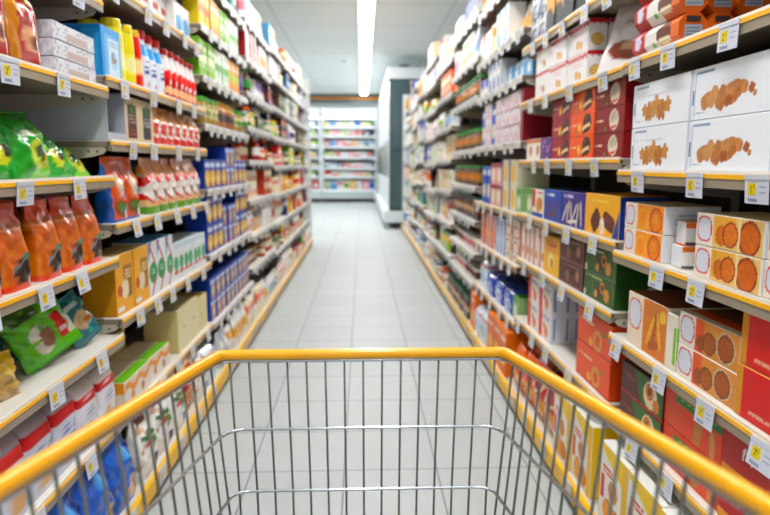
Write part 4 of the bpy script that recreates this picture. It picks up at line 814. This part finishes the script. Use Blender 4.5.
# ------------------------------------------------------------------ far chilled cabinets
def chiller(x0, x1, label, zs, head=True):
    r = D.objects.new('chilled_cabinet', None); COL.objects.link(r); r['label'] = label; r['category'] = 'fridge'
    Y = 20.9; w = lin('e6ebec')
    r.location = (x0, Y, 0)
    L = x1-x0
    def part(nm, f, m): mb = MB(); f(mb); return link(nm, mb.mesh(nm, m), r)
    part('base', lambda b: (b.box(0, L, 0, 1.2, .12, .42, b=.01), b.box(.02, L-.02, -.12, 0, .3, .4, b=.01)), M['whitemetal'])
    part('plinth', lambda b: b.box(.02, L-.02, .05, 1.1, 0, .12), M['plinth'])
    part('back', lambda b: b.box(0, L, 1.1, 1.2, .42, 2.8), M['whitemetal'])
    part('canopy', lambda b: (b.box(0, L, .05, 1.2, 2.8, 3.1, b=.02)), M['whitemetal'])
    part('lamp', lambda b: b.box(.05, L-.05, .12, .2, 2.76, 2.795), M['lighting'])  # glowing strip added to brighten the far cabinets
    for x in (0, L-.06): part('side_panel', lambda b: b.box(x, x+.06, .1, 1.1, .42, 2.8), M['whitemetal'])
    for z in zs:
        s_ = part('shelf', lambda b: b.box(.06, L-.06, .3, 1.1, z-.03, z), M['whitemetal'])
        mb = MB(); mb.box(.06, L-.06, .27, .3, z-.07, z+.02); link('price_rail', mb.mesh('price_rail', M['whitemetal']), s_)
    return r
ZS = [.85, 1.15, 1.5, 1.85, 2.2, 2.5]
chiller(-1.35, .5, 'open white chilled cabinet with dairy shelves across the end of the aisle', ZS)
chiller(-3.3, -1.37, 'white chilled cabinet partly hidden behind the far end of the left shelves', ZS)
chcols = [('white', 'sky'), ('white', 'red'), ('cream', 'green'), ('sky', 'blue'), ('red', 'white'), ('white', 'lime'), ('navy', 'white'), ('gold', 'cream'), ('pink', 'white')]
for li, z in enumerate([.42]+ZS):
    x = -1.95 if li % 2 else -1.9; i = 0
    while x < .4:
        c1, c2 = rng.choice(chcols); h = [.28, .16, .14, .16, .2, .18, .16][li]; w = rng.choice([.16, .2, .24]); key = gen('dairy carton', 'box', c1, c2, w, .2, h)
        if -1.37-.08 < x < -1.35+.07: x = -1.27
        if x+w > -1.43 and x < -1.37: x = -1.27; 
        if x+w > .43: break
        zz = z+.001
        lab = f'{c1} and {c2} dairy carton, {ORD[i].replace("nearest", "leftmost")} on {["bottom", "second", "third", "fourth", "fifth", "sixth", "top"][li]} level of the far fridge'
        place(key, (x+w/2, 20.9+.32+(.0 if li else .1), zz), (0, 0, 0), lab, 'dairy cartons in the far fridge'); i += 1; x += w+.012
# glazed fridge run past the right-hand shelves
r = D.objects.new('upright_fridge', None); COL.objects.link(r); r['label'] = 'tall white fridge run with dark glass end, past the right-hand shelves'; r['category'] = 'fridge'; r.location = (.53, 12.12, 0)
def fp(nm, f, m, par=None): mb = MB(); f(mb); return link(nm, mb.mesh(nm, m), par or r)
fp('plinth', lambda b: b.box(.04, .95, .03, 8.3, 0, .12), M['plinth'])
fp('base', lambda b: b.box(-.12, .98, 0, 8.32, .12, .36, b=.015), M['whitemetal'])
fp('canopy', lambda b: b.box(-.03, .98, 0, 8.32, 2.86, 3.08, b=.015), M['whitemetal'])
fp('back_panel', lambda b: b.box(.93, .98, 0, 8.32, .36, 2.86), M['whitemetal'])
e = fp('end_panel', lambda b: b.box(.03, .93, .005, .03, .38, 2.84), M['darkglass'])
fp('end_frame', lambda b: (b.box(0, .03, 0, .04, .36, 2.86), b.box(.03, .93, 0, .005, 1.5, 1.53), b.box(.03, .93, 0, .005, .36, .4)), M['dark'])
for k in range(9):
    dp = fp('door', lambda b: (b.box(0, .03, .05+k*.915, .05+k*.915+.9, .37, .5), b.box(0, .03, .05+k*.915, .05+k*.915+.9, 2.72, 2.85), b.box(0, .03, .05+k*.915, .05+k*.915+.09, .5, 2.72), b.box(0, .03, .05+k*.915+.81, .05+k*.915+.9, .5, 2.72), b.box(.008, .02, .05+k*.915+.09, .05+k*.915+.81, .5, 2.72)), M['whitemetal'])
    fp('handle', lambda b: b.tube([(-.03, .16+k*.915, 1.0), (-.03, .16+k*.915, 1.7)], .012), M['chrome'], dp)
# small dark box on top, its purpose unknown
mb = MB(); mb.box(-.12, .12, -.08, .08, 0, .03, b=.008); mb.box(-.07, .07, -.06, .06, .03, .075, b=.01); mb.tube([(-.07, 0, .05), (-.13, 0, .06)], .015)
link('small_top_box', mb.mesh('small_top_box', M['dark']), None, (.85, 12.4, 3.081), label='small dark box on top of the tall fridge run', category='fan unit')

# ------------------------------------------------------------------ shopping trolley
cart = D.objects.new('shopping_trolley', None); COL.objects.link(cart); cart.location = (0, 0, 0)
cart['label'] = 'wire shopping trolley with yellow plastic rim pushed along the aisle'; cart['category'] = 'shopping trolley'
FY = 1.024; CX = -.0
def rimx(y): return .2445+.11*(FY-y)
def rimz(y): return .931+.1*(FY-y)
def cp(nm, mb, m, par=None): return link(nm, mb.mesh(nm, m), par or cart)
def side_pt(sg, y, dz):        # a point on the side panel dz below the rim
    return Vector((sg*(rimx(y)-.085*dz), y, rimz(y)-dz))
# rim: rounded corners
def loop(dz, rad, y_end=-.12, n=6, zoff=0):
    pts = []
    xf = rimx(FY)-.05*dz
    Lc = [(-1, y_end)]
    for k in range(6): pts.append(side_pt(-1, y_end+(FY-rad-y_end)*k/5, dz))
    for k in range(1, n):
        t = k/n*PI/2; y = FY-.02*dz-rad+rad*math.sin(t); x = -(xf-rad)-rad*math.cos(t); pts.append(Vector((x, y, rimz(FY)-dz)))
    for k in range(0, 5): pts.append(Vector((-(xf-rad)+2*(xf-rad)*k/4, FY-.02*dz, rimz(FY)-dz)))
    for k in range(1, n):
        t = k/n*PI/2; y = FY-.02*dz-rad+rad*math.cos(t); x = (xf-rad)+rad*math.sin(t); pts.append(Vector((x, y, rimz(FY)-dz)))
    for k in range(5, -1, -1): pts.append(side_pt(1, y_end+(FY-rad-y_end)*k/5, dz))
    return pts
mb = MB(); mb.tube(loop(0, .012), .0088, 14); cp('rim', mb, M['cartplastic'])
mb = MB(); mb.tube(loop(.0115, .02), .0032, 8); cp('rim_wire', mb, M['bright'])
for dz in (.133, .246, .36, .45): mb = MB(); mb.tube(loop(dz, .035), .0027, 8); cp('cross_wire', mb, M['bright'])
# front wires
BOT = .5
N = 15; mbf = MB()
for i in range(N):
    x = -.228+.0326*i
    mbf.tube([(x, FY+.0045, rimz(FY)-.004), (x*.955, FY-.02*.25+.0045, rimz(FY)-.25), (x*.93, FY-.005, rimz(FY)-BOT)], .002, 6)
cp('front_wires', mbf, M['chrome'])
for sg in (-1, 1):
    mbs = MB(); y = FY-.03
    while y > -.1:
        mbs.tube([side_pt(sg, y, .004)+Vector((sg*.0045, 0, 0)), side_pt(sg, y, .25)+Vector((sg*.0045, 0, 0)), side_pt(sg, y, BOT)+Vector((sg*.0045, 0, 0))], .002, 6); y -= .0385
    cp('side_wires', mbs, M['chrome'])
mb = MB()
for i in range(13): x = -.19+.0317*i; mb.tube([(x, FY-.01, rimz(FY)-BOT), (x*1.3, -.12, rimz(-.12)-BOT)], .002, 6)
for k in range(8): y = -.1+k*.155; X = rimx(y)-.0425; mb.tube([(-X, y, rimz(y)-BOT-.004), (X, y, rimz(y)-BOT-.004)], .0027, 6)
cp('basket_floor', mb, M['chrome'])
mb = MB()
for i in range(16):
    x = -.33+.044*i; mb.tube([(x, -.12, rimz(-.12)-.02), (x*.87, -.12, rimz(-.12)-BOT)], .002, 6)
for dz in (.02, .2, .38): X = rimx(-.12)-.085*dz; mb.tube([(-X, -.12, rimz(-.12)-dz), (X, -.12, rimz(-.12)-dz)], .0027, 6)
cp('rear_gate', mb, M['chrome'])
mb = MB(); mb.tube([(-.36, -.2, 1.07), (.36, -.2, 1.07)], .014, 14); cp('handle', mb, M['cartplastic'])
for sg in (-1, 1): mb = MB(); mb.tube([(sg*.36, -.2, 1.07), (sg*.368, -.16, 1.06), (sg*.368, -.12, rimz(-.12))], .011, 10); cp('handle_bracket', mb, M['rubber'])
mb = MB()
for sg in (-1, 1): mb.tube([(sg*.33, -.13, .545), (sg*.31, -.16, .4), (sg*.3, -.1, .18), (sg*.24, .9, .15)], .012, 10); mb.tube([(sg*.22, .8, .152), (sg*.2, .72, .46)], .01, 10)
for y in (0, .45, .88): X = .3-.06*(y+.1); mb.tube([(-X, y, .17-.02*y), (X, y, .17-.02*y)], .009, 8)
cp('chassis', mb, M['chrome'])
for sx, y, X in ((-1, -.08, .3), (1, -.08, .3), (-1, .88, .24), (1, .88, .24)):
    mb = MB(); mb.box(sx*X-.018, sx*X-.012, y-.02, y+.02, .05, .15); mb.box(sx*X+.012, sx*X+.018, y-.02, y+.02, .05, .15); mb.box(sx*X-.018, sx*X+.018, y-.02, y+.02, .13, .15)
    c = cp('caster', mb, M['chrome'])
    mb = MB(); mb.tube([(sx*X-.011, y, .0605), (sx*X+.011, y, .0605)], .06, 20); cp('wheel', mb, M['rubber'], c)

# ------------------------------------------------------------------ light, camera, colour
w = D.worlds.new('World'); SC.world = w; w.use_nodes = True
w.node_tree.nodes['Background'].inputs[0].default_value = (.93, .97, 1, 1); w.node_tree.nodes['Background'].inputs[1].default_value = .4
cam = D.cameras.new('Camera'); co = D.objects.new('Camera', cam); COL.objects.link(co); SC.camera = co
F = 620
cam.sensor_width = 36; cam.lens = F/770*36; cam.clip_start = .01
th = math.atan(93/F); ps = math.atan(23/F*math.cos(th))
co.location = (0, 0, 1.25); co.rotation_euler = (PI/2-th, 0, -ps)
cam.dof.use_dof = True; cam.dof.focus_distance = 1.32; cam.dof.aperture_fstop = 3.0
vs = SC.view_settings; vs.view_transform = 'Standard'; vs.look = 'None'; vs.gamma = 1; vs.exposure = 1.08; vs.use_curve_mapping = False
print('OBJECTS TOTAL', len(D.objects))
